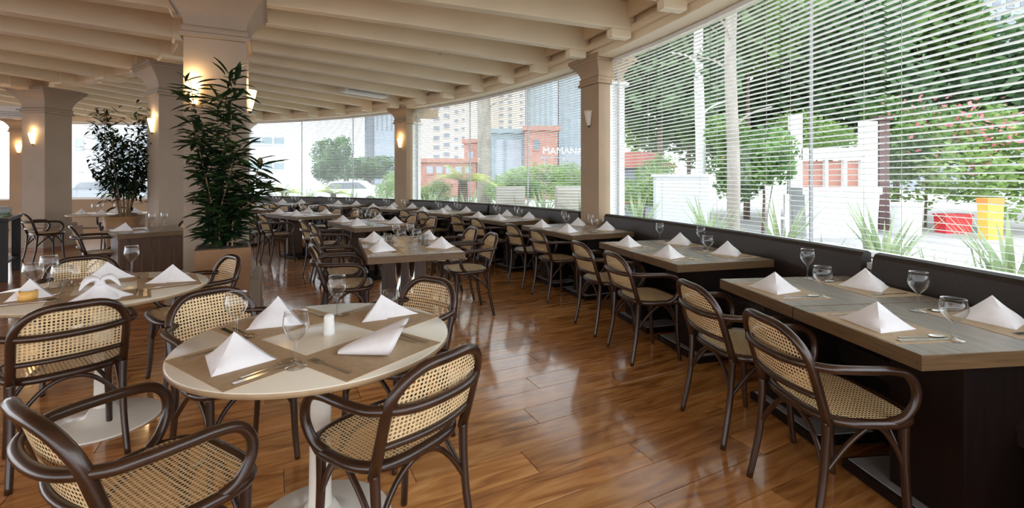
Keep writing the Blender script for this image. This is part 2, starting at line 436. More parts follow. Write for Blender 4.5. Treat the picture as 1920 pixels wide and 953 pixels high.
# ------------------------------------------------------------------ facade: parapet, windows, blinds
wa = empty('wall_facade'); tag(wa, 'low curved parapet wall under the windows behind the bench', 'wall', kind='structure')
strip_arc(MB(), 12.62, 12.86, -14, 110, 0, .80, 30).build('parapet', M['outercol'], wa)
strip_arc(MB(), 12.60, 12.90, -14, 110, .80, .84, 30).build('sill', M['white'], wa)
bays = [(-0.2, 25.3, 'window_1', 'wide window bay behind the large white blinds'), (27.5, 51.9, 'window_2', 'window bay between the two sconce columns looking onto the palm'),
        (54.1, 78.5, 'window_3', 'far window bay right of the large plant column'), (80.7, 105.1, 'window_4', 'far window bay behind the smaller indoor tree')]
for a0, a1, nm, L in bays:
    w = empty(nm); tag(w, L, 'window', kind='structure')
    n = 2 if nm == 'window_1' else 3
    for k in range(n):
        b0 = a0+(a1-a0)*k/n; b1 = a0+(a1-a0)*(k+1)/n
        p, q = pol(12.83, b0+.08), pol(12.83, b1-.08)
        ux, uy = q[0]-p[0], q[1]-p[1]; L_ = math.hypot(ux,uy); nx, ny = uy/L_*.003, -ux/L_*.003
        MB().add([(p[0],p[1],.84),(q[0],q[1],.84),(q[0],q[1],3.0),(p[0],p[1],3.0)], [(0,1,2,3)]).build('pane', M['pane'], w)
    mu = bpy.data.meshes.get('mullion') or MB().box(0,0,.84,.03,.010,2.16).mesh('mullion', M['greyplate'])
    for k in range(n+1):
        b0 = a0+(a1-a0)*k/n; p = pol(12.84, b0); inst('mullion', mu, w, (p[0],p[1],0), (0,0,R_(b0)))
    strip_arc(MB(), 12.80, 12.86, a0, a1, .84, .88, 9).build('frame_rail', M['white'], w)
SL = 2*12.70*math.sin(R_(2.0))-.012
PITCH = .040
NS = 52
def slat_geo(mb, ln, z=0, tilt=R_(-12), wd=.031):
    c, s_ = math.cos(tilt), math.sin(tilt); pr = [(-wd/2,0),(0,.0018),(wd/2,0),(wd/2,-.0012),(0,.0006),(-wd/2,-.0012)]
    vs = []
    for y in (-ln/2, ln/2):
        for a, b_ in pr: vs.append((a*c-b_*s_, y, z+a*s_+b_*c))
    mb.add(vs, [(5,4,3,2,1,0),(6,7,8,9,10,11)]+[(i,(i+1)%6,(i+1)%6+6,i+6) for i in range(6)])
def blind_panel(a0, a1, label, single, grp):
    am = (a0+a1)/2; ln = 2*12.70*math.sin(R_((a1-a0)/2))-.012
    p = pol(12.70*math.cos(R_((a1-a0)/2)), am)
    r = empty('venetian_blind', (p[0],p[1],0), R_(am)); tag(r, label, 'blind', grp)
    key = 'slat%.3f' % ln
    if single:
        me = bpy.data.meshes.get(key)
        if not me:
            g = MB(); slat_geo(g, ln); me = g.mesh(key, M['blind'])
        for k in range(NS): inst('slat', me, r, (0,0,.885+k*PITCH))
    else:
        g = MB()
        for k in range(NS): slat_geo(g, ln, .885+k*PITCH)
        o = g.build('slats', M['blind'], r); o['kind'] = 'stuff'
    MB().box(0,0,2.955,.04,ln,.04,ch=.003).build('head_rail', M['white'], r)
    MB().box(0,0,.850,.03,ln,.018,ch=.003).build('bottom_rail', M['white'], r)
    for y in (-ln*.36, ln*.36):
        MB().tube([(-.014,y,.86),(-.014,y,2.96)], .0016, 5).build('ladder_cord', M['white'], r)
bnd = [25.1, 21.1, 17.2, 13.3, 9.3, 5.3, 1.3]
ordn = ['first','second','third','fourth','fifth','sixth']
for k in range(6):
    blind_panel(bnd[k+1], bnd[k], ordn[k]+' white venetian blind panel counted rightward from the unlit sconce column', True, 'blinds over the big right window')
for k in range(6):
    a0 = 27.6+k*4.05; blind_panel(a0, a0+4.05, ordn[k]+' white venetian blind panel counted leftward from the unlit sconce column', True, 'blinds over the palm window bay')
for k in range(6):
    a0 = 54.2+k*4.05; blind_panel(a0, a0+4.05, ordn[k]+' raised-slat blind panel left of the far lit sconce column', False, 'blinds over the far window bay')
for k in range(6):
    a0 = 80.8+k*4.05; blind_panel(a0, a0+4.05, ordn[k]+' pale blind panel in the far bay behind the smaller tree', False, 'blinds behind the smaller tree')

# ------------------------------------------------------------------ bench
def bench(a0, a1, label):
    am = (a0+a1)/2; p = pol(12.5, am)
    r = empty('banquette_bench', (p[0],p[1],0)); tag(r, label, 'bench', 'banquette benches along the windows')
    n = max(3, int((a1-a0)/1.2))
    def arcsec(prof, name, m):
        vs = []; fs = []; k_ = len(prof)
        for i in range(n+1):
            a = a0+(a1-a0)*i/n
            for rr, z in prof:
                q = pol(rr, a); vs.append((q[0]-p[0], q[1]-p[1], z))
        for i in range(n):
            for j in range(k_):
                A = i*k_+j; B = i*k_+(j+1) % k_; fs.append((A, B, B+k_, A+k_))
        fs += [tuple(range(k_-1,-1,-1)), tuple(range(n*k_, (n+1)*k_))]
        return MB().add(vs, fs).build(name, m, r)
    arcsec([(12.50,.45),(12.555,.88),(12.57,.905),(12.60,.915),(12.625,.90),(12.63,.45)], 'backrest', M['leather'])
    arcsec([(12.10,.36),(12.09,.43),(12.11,.46),(12.53,.45),(12.53,.36)], 'seat_cushion', M['leather'])
    arcsec([(12.18,.0),(12.15,.36),(12.62,.36),(12.62,.0)], 'plinth', M['wenge'])
bench(-6.0, 9.05, 'dark leather banquette bench nearest the viewer by the big blinds')
bench(9.4, 25.0, 'dark leather banquette bench ending at the unlit sconce column')
bench(27.7, 39.2, 'dark leather banquette bench left of the unlit sconce column')
bench(39.5, 51.8, 'dark leather banquette bench right of the far lit sconce column')
bench(54.2, 78.4, 'long dark leather banquette bench in the far bay by the plant column')

# ------------------------------------------------------------------ cane armchair
PITC = .0148
def cane_panel(name, inside, mapf, x0, x1, y0, y1):
    g = MB(); idx = {}
    nx = int((x1-x0)/PITC)+1; ny = int((y1-y0)/PITC)+1
    vs = []; fs = []
    def vert(key, p):
        if key not in idx: idx[key] = len(vs); vs.append(mapf(*p))
        return idx[key]
    h = PITC*.30; c_ = PITC*.15
    octo = [(-h,-c_),(-c_,-h),(c_,-h),(h,-c_),(h,c_),(c_,h),(-c_,h),(-h,c_)]
    for i in range(nx):
        for j in range(ny):
            cx = x0+(i+.5)*PITC; cy = y0+(j+.5)*PITC
            if not inside(cx, cy): continue
            q = [vert((i,j), (x0+i*PITC, y0+j*PITC)), vert((i+1,j), (x0+(i+1)*PITC, y0+j*PITC)),
                 vert((i+1,j+1), (x0+(i+1)*PITC, y0+(j+1)*PITC)), vert((i,j+1), (x0+i*PITC, y0+(j+1)*PITC))]
            o = []
            for (a, b_) in octo:
                vs.append(mapf(cx+a, cy+b_)); o.append(len(vs)-1)
            # bottom: o1,o2 ; right: o3,o4 ; top: o5,o6 ; left: o7,o0
            fs += [(q[0],q[1],o[2],o[1]), (q[1],q[2],o[4],o[3]), (q[2],q[3],o[6],o[5]), (q[3],q[0],o[0],o[7]),
                   (q[0],o[1],o[0]), (q[1],o[3],o[2]), (q[2],o[5],o[4]), (q[3],o[7],o[6])]
    return g.add(vs, fs, True).mesh(name, M['cane'])
SWX, SWY, SE, SOY = .222, .186, .62, -.02
def seat_pt(t, k=1.0):
    c, s_ = math.cos(t), math.sin(t)
    x = SWX*k*math.copysign(abs(c)**SE, c); y = SWY*k*math.copysign(abs(s_)**SE, s_)
    return x*(1+.10*y/.21), y+SOY
def seat_in(x, y):
    y = y-SOY; xx = x/(1+.10*y/.21); return (abs(xx)/(SWX*.99))**(2/SE)+(abs(y)/(SWY*.99))**(2/SE) < 1.0
def back_y(x, z): return -.200-.115*(z-.45)/.38-.030*(1-(x/.2)**2)
BW, BT, BR = .197, .795, .135
def back_in(x, z):
    if abs(x) > BW or z < .545 or z > BT: return False
    if z > BT-BR and abs(x) > BW-BR: return math.hypot(abs(x)-(BW-BR), z-(BT-BR)) < BR
    return True
def make_chair():
    r = empty('cane_armchair')
    g = MB(); g.tube([seat_pt(2*math.pi*k/40)+(.452,) for k in range(40)], .021, 8, closed=True, flat=.9, up=(0,0,1)); g.build('seat_frame', M['bent'], r)
    inst('seat_panel', cane_panel('seat_panel', seat_in, lambda x,y: (x,y,.4665-.006*max(0,1-(x/.2)**2-(y/.2)**2)), -.2516, .2516, -.2368, .2368), r)
    path = []
    for z in (.44,.52,.60): path.append((BW, z))
    for k in range(0, 9):
        a = math.pi/2*k/8; path.append((BW-BR+BR*math.cos(a), BT-BR+BR*math.sin(a)))
    full = path+[(0, BT)]+[(-x, z) for x, z in reversed(path)]
    g = MB(); g.tube([(x, back_y(x,z), z) for x, z in full], .0185, 8); g.build('back_frame', M['bent'], r)
    inst('back_panel', cane_panel('back_panel', back_in, lambda x,z: (x, back_y(x,z), z), -.2072, .2072, .545, .545+.2516), r)
    g = MB(); g.tube([(x, back_y(x,.545)-.012*(1-(x/.2)**2), .545) for x in [(-.197+.394*k/10) for k in range(11)]], .0125, 8); g.build('back_rail', M['bent'], r)
    half = [(.222,.025,.455),(.243,.068,.485),(.256,.098,.545),(.258,.096,.605),(.257,.060,.650),(.256,-.005,.665),(.254,-.075,.668),(.247,-.16,.670),(.222,-.235,.670),(.13,-.307,.668)]
    arm = half+[(0,-.325,.667)]+[(-x,y,z) for x,y,z in reversed(half)]
    g = MB(); g.tube(spline(arm, 5), .0168, 8); g.build('arm_bow', M['bent'], r)
    for s_ in (-1, 1):
        g = MB(); g.tube(spline([(s_*.197,back_y(.197,.46),.46),(s_*.194,-.207,.36),(s_*.195,-.222,.2),(s_*.204,-.262,0)], 5), [.0175-.004*k/15 for k in range(16)], 8); g.build('leg', M['bent'], r)
        g = MB(); g.tube(spline([(s_*.190,.120,.45),(s_*.188,.121,.30),(s_*.192,.130,.12),(s_*.197,.142,0)], 5), [.0185-.005*k/15 for k in range(16)], 8); g.build('leg', M['bent'], r)
        g = MB(); g.tube(spline([(s_*.190,.120,.26),(s_*.188,.08,.35),(s_*.192,.02,.418),(s_*.192,-.03,.425),(s_*.192,-.12,.36),(s_*.194,-.212,.26)], 5), .0105, 7); g.build('brace', M['bent'], r)
    g = MB(); g.tube(spline([(-.19,.122,.26),(-.13,.120,.36),(-.05,.13,.425),(.05,.13,.425),(.13,.120,.36),(.19,.122,.26)], 5), .0105, 7); g.build('brace', M['bent'], r)
    g = MB(); g.tube(spline([(-.194,-.212,.26),(-.13,-.20,.36),(-.05,-.20,.425),(.05,-.20,.425),(.13,-.20,.36),(.194,-.212,.26)], 5), .0105, 7); g.build('brace', M['bent'], r)
    return r
CH0 = make_chair(); reg(CH0); used = [False]
def chair(x, y, fx, fy, label, group):
    c = CH0 if not used[0] else copy_tree(CH0); used[0] = True
    c.location = (x, y, 0); c.rotation_euler = (0, 0, math.atan2(fy, fx)-math.pi/2)
    tag(c, label, 'chair', group); return c

# ------------------------------------------------------------------ tableware prototypes
def napkin_mesh(name, A, L, Rr, T, bul=.012):
    n = 7; vs = []; fs = []; key = {}
    def vtx(p):
        k = tuple(round(c, 5) for c in p)
        if k not in key: key[k] = len(vs); vs.append(tuple(p))
        return key[k]
    cen = (Vector(A)+Vector(L)+Vector(Rr)+Vector(T))/4
    for tri in ((A,Rr,L),(A,L,T),(A,T,Rr),(L,Rr,T)):
        P = [Vector(v) for v in tri]; hA = A[2]; nn = (P[1]-P[0]).cross(P[2]-P[0]).normalized()
        if nn.dot(P[0]-cen) < 0: nn = -nn
        flatb = all(abs(p.z) < 1e-6 for p in P)
        g = {}
        for i in range(n+1):
            for j in range(n+1-i):
                k = n-i-j; w = (i/n, j/n, k/n); q = P[0]*w[0]+P[1]*w[1]+P[2]*w[2]
                if not flatb:
                    q += nn*(27*w[0]*w[1]*w[2]*bul+ .004*math.sin(9*w[1]+5*w[0])*(27*w[0]*w[1]*w[2]))
                q.z = hA*max(0, q.z/hA)**1.22
                g[i,j] = vtx(q)
        for i in range(n):
            for j in range(n-i):
                fs.append((g[i,j], g[i+1,j], g[i,j+1]))
                if j < n-i-1: fs.append((g[i+1,j], g[i+1,j+1], g[i,j+1]))
    # folded-over front flap: its free edge makes the crease from the tip to the base
    PA, PL, PR = Vector(A), Vector(L), Vector(Rr); PM = PL*.42+PR*.58
    nn = (PR-PA).cross(PL-PA).normalized()
    if nn.dot(PA-cen) < 0: nn = -nn
    lay = []
    for off in (.0155, .0135):
        g = {}
        for i in range(n+1):
            for j in range(n+1-i):
                k = n-i-j; w = (i/n, j/n, k/n); q = (PA*w[0]+PM*w[1]+PR*w[2])
                q += nn*(off*(.35+.65*(1-w[2]))*(1-w[0])**.5); q.z = max(.0005, PA.z*max(0, (PA*w[0]+PM*w[1]+PR*w[2]).z/PA.z)**1.22)
                vs.append(tuple(q)); g[i,j] = len(vs)-1
        lay.append(g)
    for li, g in enumerate(lay):
        for i in range(n):
            for j in range(n-i):
                f3 = [(g[i,j], g[i+1,j], g[i,j+1])]
                if j < n-i-1: f3.append((g[i+1,j], g[i+1,j+1], g[i,j+1]))
                fs += f3 if li == 0 else [tuple(reversed(x)) for x in f3]
    for i in range(n):                                  # rim between the two layers along the free edge
        a_, b_ = (i, n-i), (i+1, n-i-1)
        fs.append((lay[0][a_], lay[0][b_], lay[1][b_], lay[1][a_]))
    mb = MB(); mb.add(vs, fs, False); me = mb.mesh(name, M['napkin'])
    me.polygons.foreach_set('use_smooth', [True]*len(me.polygons))
    try: me.set_sharp_from_angle(angle=R_(40))
    except Exception: pass
    return me
NAP = [napkin_mesh('napkin_tent', (0,.0,.105), (-.115,.035,0), (.105,.03,0), (.01,-.10,0)),
       napkin_mesh('napkin_tent_b', (.0,.01,.112), (-.10,.06,0), (.115,.0,0), (-.03,-.105,0), .016),
       napkin_mesh('napkin_tent_c', (.015,.0,.10), (-.12,.02,0), (.09,.05,0), (.035,-.09,0), .007)]
def cone_napkin():
    mb = MB(); n = 18; m = 8; vs = []; fs = []
    for i in range(m+1):
        t = i/m; r = .008+.058*t**.85; x = -.10+.17*t
        for k in range(n):
            a = 2*math.pi*k/n; rr = r*(1+.12*math.cos(2*a)); zc = r*.86
            vs.append((x+.03*t*math.sin(a), rr*1.15*math.cos(a), max(0.0, zc+rr*math.sin(a))))
    for i in range(m):
        for k in range(n):
            a = i*n+k; b_ = i*n+(k+1)%n; fs.append((a,b_,b_+n,a+n))
    o = len(vs)                      # the folded-in open end
    for (t, dx) in ((.82,-.012),(.45,-.05)):
        for k in range(n):
            a = 2*math.pi*k/n; r = .066*t
            vs.append((.07+dx+.03*math.sin(a)*t, r*1.15*math.cos(a), max(.001, .057+r*math.sin(a))))
    for lay in range(2):
        for k in range(n):
            a = (m*n+k) if lay == 0 else o+k; b_ = (m*n+(k+1)%n) if lay == 0 else o+(k+1)%n
            fs.append((a,b_, o+lay*n+(k+1)%n, o+lay*n+k))
    fs.append(tuple(o+n+k for k in range(n)))
    mb.add(vs, fs, True); return mb.mesh('napkin_cone', M['napkin'])
NAPC = cone_napkin()
def bow_napkin():
    mb = MB(); n = 40; vs = []; fs = []; m = 6
    for i in range(m+1):
        t = i/m; 
        for k in range(n):
            a_ = 2*math.pi*k/n; rr = .014+.066*t**1.15; pl_ = 1+.16*t*math.sin(7*a_)
            vs.append((rr*pl_*1.25*math.cos(a_), rr*pl_*.75*math.sin(a_), .078*(1-t)))
    for i in range(m):
        for k in range(n):
            a_ = i*n+k; b_ = i*n+(k+1)%n; fs.append((a_,b_,b_+n,a_+n))
    fs.append(tuple(range(m*n, m*n+n)))
    mb.add(vs, fs, True)
    for sg in (-1,1):            # two drooping wings above the knot
        mb.tube(spline([(0,0,.080),(sg*.014,.0,.108),(sg*.034,.004,.112),(sg*.052,.008,.088),(sg*.066,.012,.058)], 4), [.012,.014,.017,.019,.021,.022,.023,.023,.022,.021,.019,.017,.014,.011,.008,.006,.003], 12, flat=.55)
    mb.lathe([(.0,.070),(.015,.072),(.019,.082),(.015,.092),(.0,.095)], 12)
    return mb.mesh('napkin_bow', M['napkin'])
NAPB = bow_napkin()
MAT = MB().box(0,0,0,.42,.30,.0016).mesh('placemat', M['kraft'])
def goblet_mesh(h, rb, bowl_r, stem_h):
    pr = [(.0,.0005),(rb,.001),(rb*.96,.003),(rb*.35,.006),(.006,.012),(.0042,.02),(.0042,stem_h-.012),(.008,stem_h-.002)]
    bh = h-stem_h
    for k in range(9):
        t = k/8; pr.append((bowl_r*(math.sin(min(1,t*1.5+.08)*math.pi/2))**.8*(1-.14*max(0,t-.55)/.45), stem_h+bh*t))
    rt, zt = pr[-1]; pr += [(rt+.0008, zt+.0012), (rt-.0008, zt+.0018), (rt-.0018, zt+.0004), (rt-.0022, zt-.004)]
    return MB().lathe(pr, 20, cap=False).mesh('goblet', M['glass'])
GOB = goblet_mesh(.185, .035, .042, .085)
GOB2 = goblet_mesh(.160, .035, .046, .070)
TUM = MB().lathe([(.0,.001),(.030,.001),(.036,.10),(.0345,.10),(.029,.008),(.0,.008)], 20, cap=False).mesh('tumbler', M['glass'])
SHK = MB().lathe([(.0,0),(.021,0),(.022,.01),(.019,.06),(.020,.068),(.017,.078),(.008,.083),(.0,.084)], 16, cap=False).mesh('shaker', M['white'])
CAN = MB().lathe([(.0,.001),(.036,.001),(.038,.012),(.038,.045),(.034,.047),(.033,.03),(.0,.03)], 16, cap=False).mesh('candle_cup', M['juice'])
KNI = MB().prism([(-.009,-.11),(.009,-.11),(.0085,-.02),(.006,-.005),(.010,.03),(.010,.085),(.004,.108),(-.007,.112),(-.007,.0),(-.009,-.02)], .0002, .0032).mesh('table_knife', M['steel'])
def fork_mesh():
    g = MB(); g.prism([(-.006,-.105),(.006,-.105),(.004,-.02),(.0045,.03),(.012,.048),(.012,.062),(-.012,.062),(-.012,.048),(-.0045,.03),(-.004,-.02)], .0004, .003)
    for k in range(4):
        x = -.0105+.007*k; g.prism([(x-.0022,.061),(x+.0022,.061),(x+.0014,.105),(x-.0014,.105)], .0006, .003)
    return g.mesh('table_fork', M['steel'])
FRK = fork_mesh()
def spoon_mesh():
    g = MB(); g.prism([(-.006,-.095),(.006,-.095),(.0035,-.01),(.004,.035),(-.004,.035),(-.0035,-.01)], .0004, .003)
    pts = [(.018*math.cos(a), .062+.03*math.sin(a)) for a in [2*math.pi*k/16 for k in range(16)]]
    vs = [(x,y,.006) for x,y in pts]+[(x*.55,.062+(y-.062)*.55,.0008) for x,y in pts]+[(x*.9,.062+(y-.062)*.9,.0072) for x,y in pts]
    fs = [tuple(range(16,32))]+[(i,(i+1)%16,(i+1)%16+16,i+16) for i in range(16)]
    g.add(vs, fs, True); return g.mesh('table_spoon', M['steel'])
SPN = spoon_mesh()
TZ = .75
def put(name, me, x, y, rz, z, label, cat, group):
    o = inst(name, me, None, (x, y, z), (0,0,rz), (1.22,1.22,.98) if name == 'napkin' else None); tag(o, label, cat, group); return o
def setting(x, y, dx, dy, who, grp, cut=True, nap=None, nrot=0.0, z=TZ, matoff=0.0, tilt=0.0):
    """x,y = middle of the place mat; dx,dy points from the mat to the diner; who = phrase that singles the place out"""
    a = math.atan2(dy, dx)+math.pi/2+tilt
    put('placemat', MAT, x, y, a, z, 'kraft paper placemat '+who, 'placemat', grp+' placemats')
    me = nap or NAP[random.randrange(3)]
    put('napkin', me, x+dx*.02, y+dy*.02, a+nrot, z+.0018, 'white folded napkin '+who, 'napkin', grp+' napkins')
    if cut:
        ca_, sa_ = math.cos(a), math.sin(a)
        for nm, m_, ox, oy, lab in (('table_knife', KNI, .185, .0, 'steel table knife '), ('table_fork', FRK, -.165, .0, 'steel table fork '), ('table_spoon', SPN, .155, .02, 'steel spoon ')):
            put(nm, m_, x+ox*ca_-oy*sa_, y+ox*sa_+oy*ca_, a+random.uniform(-.08,.08), z+.0018, lab+who, 'cutlery', grp+' cutlery')
def glass_at(me, x, y, label, grp, z=TZ, nm='wine_glass'):
    put(nm, me, x, y, 0, z, label, 'glass', grp)
def gp(x, y, h=TZ):           # pixel on a horizontal plane of height h
    d = F*(H-h)/(y-HY); return ((x-960)/F*d, d)

# ------------------------------------------------------------------ round tulip tables
def round_table(x, y, label, r=.5):
    t = empty('round_table', (x,y,0)); tag(t, label, 'table', 'round tulip tables')
    MB().lathe([(.0,.726),(r-.03,.726),(r-.006,.733),(r,.742),(r,.747),(r-.003,.75),(.0,.75)], 64, cap=False).build('tabletop', M['laminate'], t)
    MB().lathe([(r-.02,.7275),(r+.001,.731),(r+.0015,.745),(r-.001,.7475)], 64, cap=False).build('edge_band', M['rim'], t)
    MB().lathe([(.055,.0),(.055,.012),(.05,.05),(.043,.12),(.040,.3),(.042,.55),(.055,.64),(.095,.70),(.16,.726),(.0,.7265)], 24, cap=False).build('pedestal', M['tulip'], t)
    MB().lathe([(.0,.0),(.27,.0),(.275,.006),(.265,.012),(.15,.022),(.08,.045),(.055,.09),(.0,.09)], 40, cap=False).build('base_plate', M['tulip'], t)
    return t
T1 = (-.76, 1.86); u1 = Vector((.83,-.56)).normalized(); u2 = Vector((.56,.83)).normalized()
round_table(*T1, 'round ivory table with white pedestal in the left foreground')
g1 = 'foreground round table'
for d, off, who, nr, nap in ((-u2, .305, 'before the cropped chair at the foreground round table', .5, NAP[0]),
                        (u1, .30, 'at the foreground round table before the chair shown from behind', -.85, NAPC),
                        (-u1, .30, 'on the far left side of the foreground round table', 1.9, NAP[1]),
                        (u2, .31, 'at the back edge of the foreground round table', 1.0, NAP[2])):
    setting(T1[0]+d.x*off, T1[1]+d.y*off, d.x, d.y, who, g1, True, nap, nr)
for me, pxy, lab, nm in ((GOB, (443,638), 'wine glass in front of the far left chair on foreground round table', 'wine_glass'),
                     (GOB, (555,689), 'wine glass nearest the viewer on the foreground round table', 'wine_glass'),
                     (GOB, (632,594), 'wine glass at the far rim of the foreground round table', 'wine_glass'),
                     (TUM, (733,585), 'straight water tumbler behind the back napkin of foreground table', 'tumbler')):
    p = gp(*pxy); glass_at(me, p[0], p[1], lab, g1+' glasses', nm=nm)
p = gp(617, 628)
o = inst('salt_shaker', SHK, None, (p[0],p[1],TZ)); tag(o, 'small white salt shaker at the middle of the foreground round table', 'shaker')
gc = 'cane armchairs around the foreground round table'
chair(-1.048, 1.445, .505, .863, 'cane armchair cropped by the bottom left corner', gc)
chair(-.465, 1.735, -.79, .62, 'cane armchair shown from behind in the bottom middle', gc)
chair(-1.28, 2.22, .83, -.55, 'cane armchair on the far left side of the foreground round table', gc)
chair(-.63, 2.41, -.56, -.83, 'cane armchair at the back right of the foreground round table', gc)
T2 = (-2.32, 2.664)
round_table(*T2, 'round ivory table with white pedestal cut by the left edge')
g2 = 'left edge round table'
v1 = Vector((.62,-.78)).normalized(); v2 = Vector((.78,.62)).normalized()
for d, off, who, nr, nap in ((v1, .27, 'before the near chair at the left edge round table', 3.3, NAPB),
                        (v2, .30, 'at the right end of the left edge round table', 1.2, NAP[0]),
                        (-v1, .30, 'at the far side of the left edge round table', .5, NAP[1]),
                        (-v2, .28, 'at the left edge of the picture on round table', .5, NAP[2])):
    setting(T2[0]+d.x*off, T2[1]+d.y*off, d.x, d.y, who, g2, True, nap, nr)
for me, pxy, lab in ((GOB, (247,514), 'single wine glass in front of the dark panelled table'), (GOB2, (62,548), 'leftmost of the clustered wine glasses on left edge table'),
                     (GOB, (92,540), 'middle one of the clustered wine glasses on left edge table'), (GOB2, (116,552), 'rightmost of the clustered wine glasses on left edge table')):
    p = gp(*pxy); glass_at(me, p[0], p[1], lab, g2+' glasses')
p = gp(52, 562); o = inst('candle_cup', CAN, None, (p[0],p[1],TZ)); tag(o, 'amber candle cup beside the napkin on left edge round table', 'candle')
gc = 'cane armchairs around the left edge round table'
chair(-2.255, 2.365, -.76, .65, 'cane armchair with its back to the viewer at left edge table', gc)
chair(-2.27, 3.22, -.64, -.77, 'cane armchair between left edge round table and brown planter', gc)
chair(-2.92, 3.20, .68, -.73, 'cane armchair behind the clustered glasses of the left edge table', gc)
chair(-2.98, 2.20, .80, .60, 'cane armchair of which only an arm shows at left edge', gc)
T3 = (-7.35, 8.55)
round_table(*T3, 'round white table far back beside the smaller indoor tree', r=.58)
g3 = 'far round table'
for k, who in enumerate(('left on the far round table by the smaller tree','near on the far round table by the smaller tree','right on the far round table by the smaller tree','behind on the far round table by the smaller tree')):
    a = R_(205+90*k); d = Vector((math.cos(a), math.sin(a)))
    setting(T3[0]+d.x*.36, T3[1]+d.y*.36, d.x, d.y, who, g3, False, None, k)
    glass_at(GOB, T3[0]+.22*math.cos(a+.8), T3[1]+.22*math.sin(a+.8), 'wine glass '+who, g3+' glasses')
gc = 'cane armchairs around the far round table'
chair(-7.95, 8.05, .45, .89, 'cane armchair standing before the column with the buffet counter', gc)
chair(-6.75, 8.1, -.8, .6, 'cane armchair right of the far round table', gc)
chair(-7.9, 9.35, .5, -.85, 'cane armchair behind left of the far round table', gc)
chair(-6.6, 9.2, -.7, -.7, 'cane armchair behind the smaller indoor tree', gc)

# ------------------------------------------------------------------ wooden tables along the bench
def wood_table(x, y, rz, lx, ly, label, grp, single=True):
    t = empty('wood_table', (x,y,0), rz); tag(t, label, 'table', grp)
    MB().box(0,0,.749,lx-.002,ly-.002,.001).build('top_veneer', M['oak'], t)
    MB().box(0,0,.692,lx,ly,.057,ch=.0015).build('tabletop', M['oakedge'], t)
    return t
ORD = ['first','second','third','fourth','fifth','sixth','seventh','eighth','ninth','tenth','eleventh','twelfth','thirteenth','fourteenth','fifteenth','sixteenth','seventeenth','eighteenth']
RT = 12.03; TW = .638
gw = 'wooden tables along the window bench'
chair_rot = [5.13, 8.3, 13.8, 17.1, 23.0, 26.4]
k_i = 0
for j, am in enumerate((6.65, 15.4, 24.6, 33.6, 42.6, 51.2, 60.5, 69.5)):
    for h_ in (-1, 1):
        i = k_i; k_i += 1
        a = am+h_*math.degrees(TW/2/RT)
        p = pol(RT, a); at = am; e = Vector((math.cos(R_(am)), math.sin(R_(am)))); tq = Vector((-e.y, e.x))
        pc = pol(RT, am); p = (pc[0]+tq.x*h_*(TW/2+.0035), pc[1]+tq.y*h_*(TW/2+.0035))
        place = ORD[i]+' table along the window bench'
        t = wood_table(p[0], p[1], R_(am), .86, TW, 'grey-brown oak table, '+ORD[i]+' along the window bench from the viewer', gw)
        MB().box(-.05,h_*.10,.05,.26,.30,.642).build('pedestal', M['wenge'], t)
        MB().box(-.06,h_*.03,.0,.36,.54,.05,ch=.006).build('base', M['wenge'], t)
        MB().box(-.06,h_*.03,.05,.33,.50,.004).build('base_inlay', M['greyplate'], t)
        near = i < 6
        for side, rr, sg in (('aisle', 11.76, -1), ('bench', 12.29, 1)):
            m_ = (p[0]+e.x*(rr-RT), p[1]+e.y*(rr-RT))
            view = math.atan2(m_[1], m_[0])        # where the viewer sees it from
            a_base = math.atan2(e.y*sg, e.x*sg)+math.pi/2
            want = view+math.pi/2 if side == 'aisle' else view+math.pi/2+.75
            if i < 12 or side == 'bench':
                setting(m_[0], m_[1], e.x*sg, e.y*sg, side+' side of the '+place, 'bench table', near, NAP[0] if side == 'aisle' else NAP[1], want+math.pi-a_base)
        if i > 3:
            q = (p[0]+e.x*.14+tq.x*.16, p[1]+e.y*.14+tq.y*.16); glass_at(GOB, q[0], q[1], 'tall wine glass on the '+place, 'bench table glasses')
            q = (p[0]+e.x*.02-tq.x*.10, p[1]+e.y*.02-tq.y*.10); glass_at(GOB2, q[0], q[1], 'round wine glass on the '+place, 'bench table glasses')
        ca_ = chair_rot[i] if i < len(chair_rot) else am+h_*1.66
        q = pol(11.57+(.06 if i > 3 else 0), ca_); ee = pol(1, ca_)
        chair(q[0], q[1], math.cos(R_(ca_)), math.sin(R_(ca_)), 'cane armchair on the aisle side of the '+place, 'cane armchairs along the window tables')
for me, pxy, lab in ((GOB, (1722,584), 'tall wine glass of the first table along the window bench'), (GOB2, (1788,638), 'round wine glass nearest the viewer on first window bench table'),
                     (GOB2, (1542,557), 'round wine glass on the second table along the window bench'), (GOB, (1514,523), 'tall wine glass on the second table along the window bench'),
                     (GOB, (1237,454), 'single tall wine glass on the fourth table along window bench'), (GOB, (1314,463), 'tall wine glass on the third table along the window bench'),
                     (GOB2, (1327,480), 'round wine glass on the third table along the window bench')):
    p = gp(*pxy); glass_at(me, p[0], p[1], lab, 'bench table glasses')

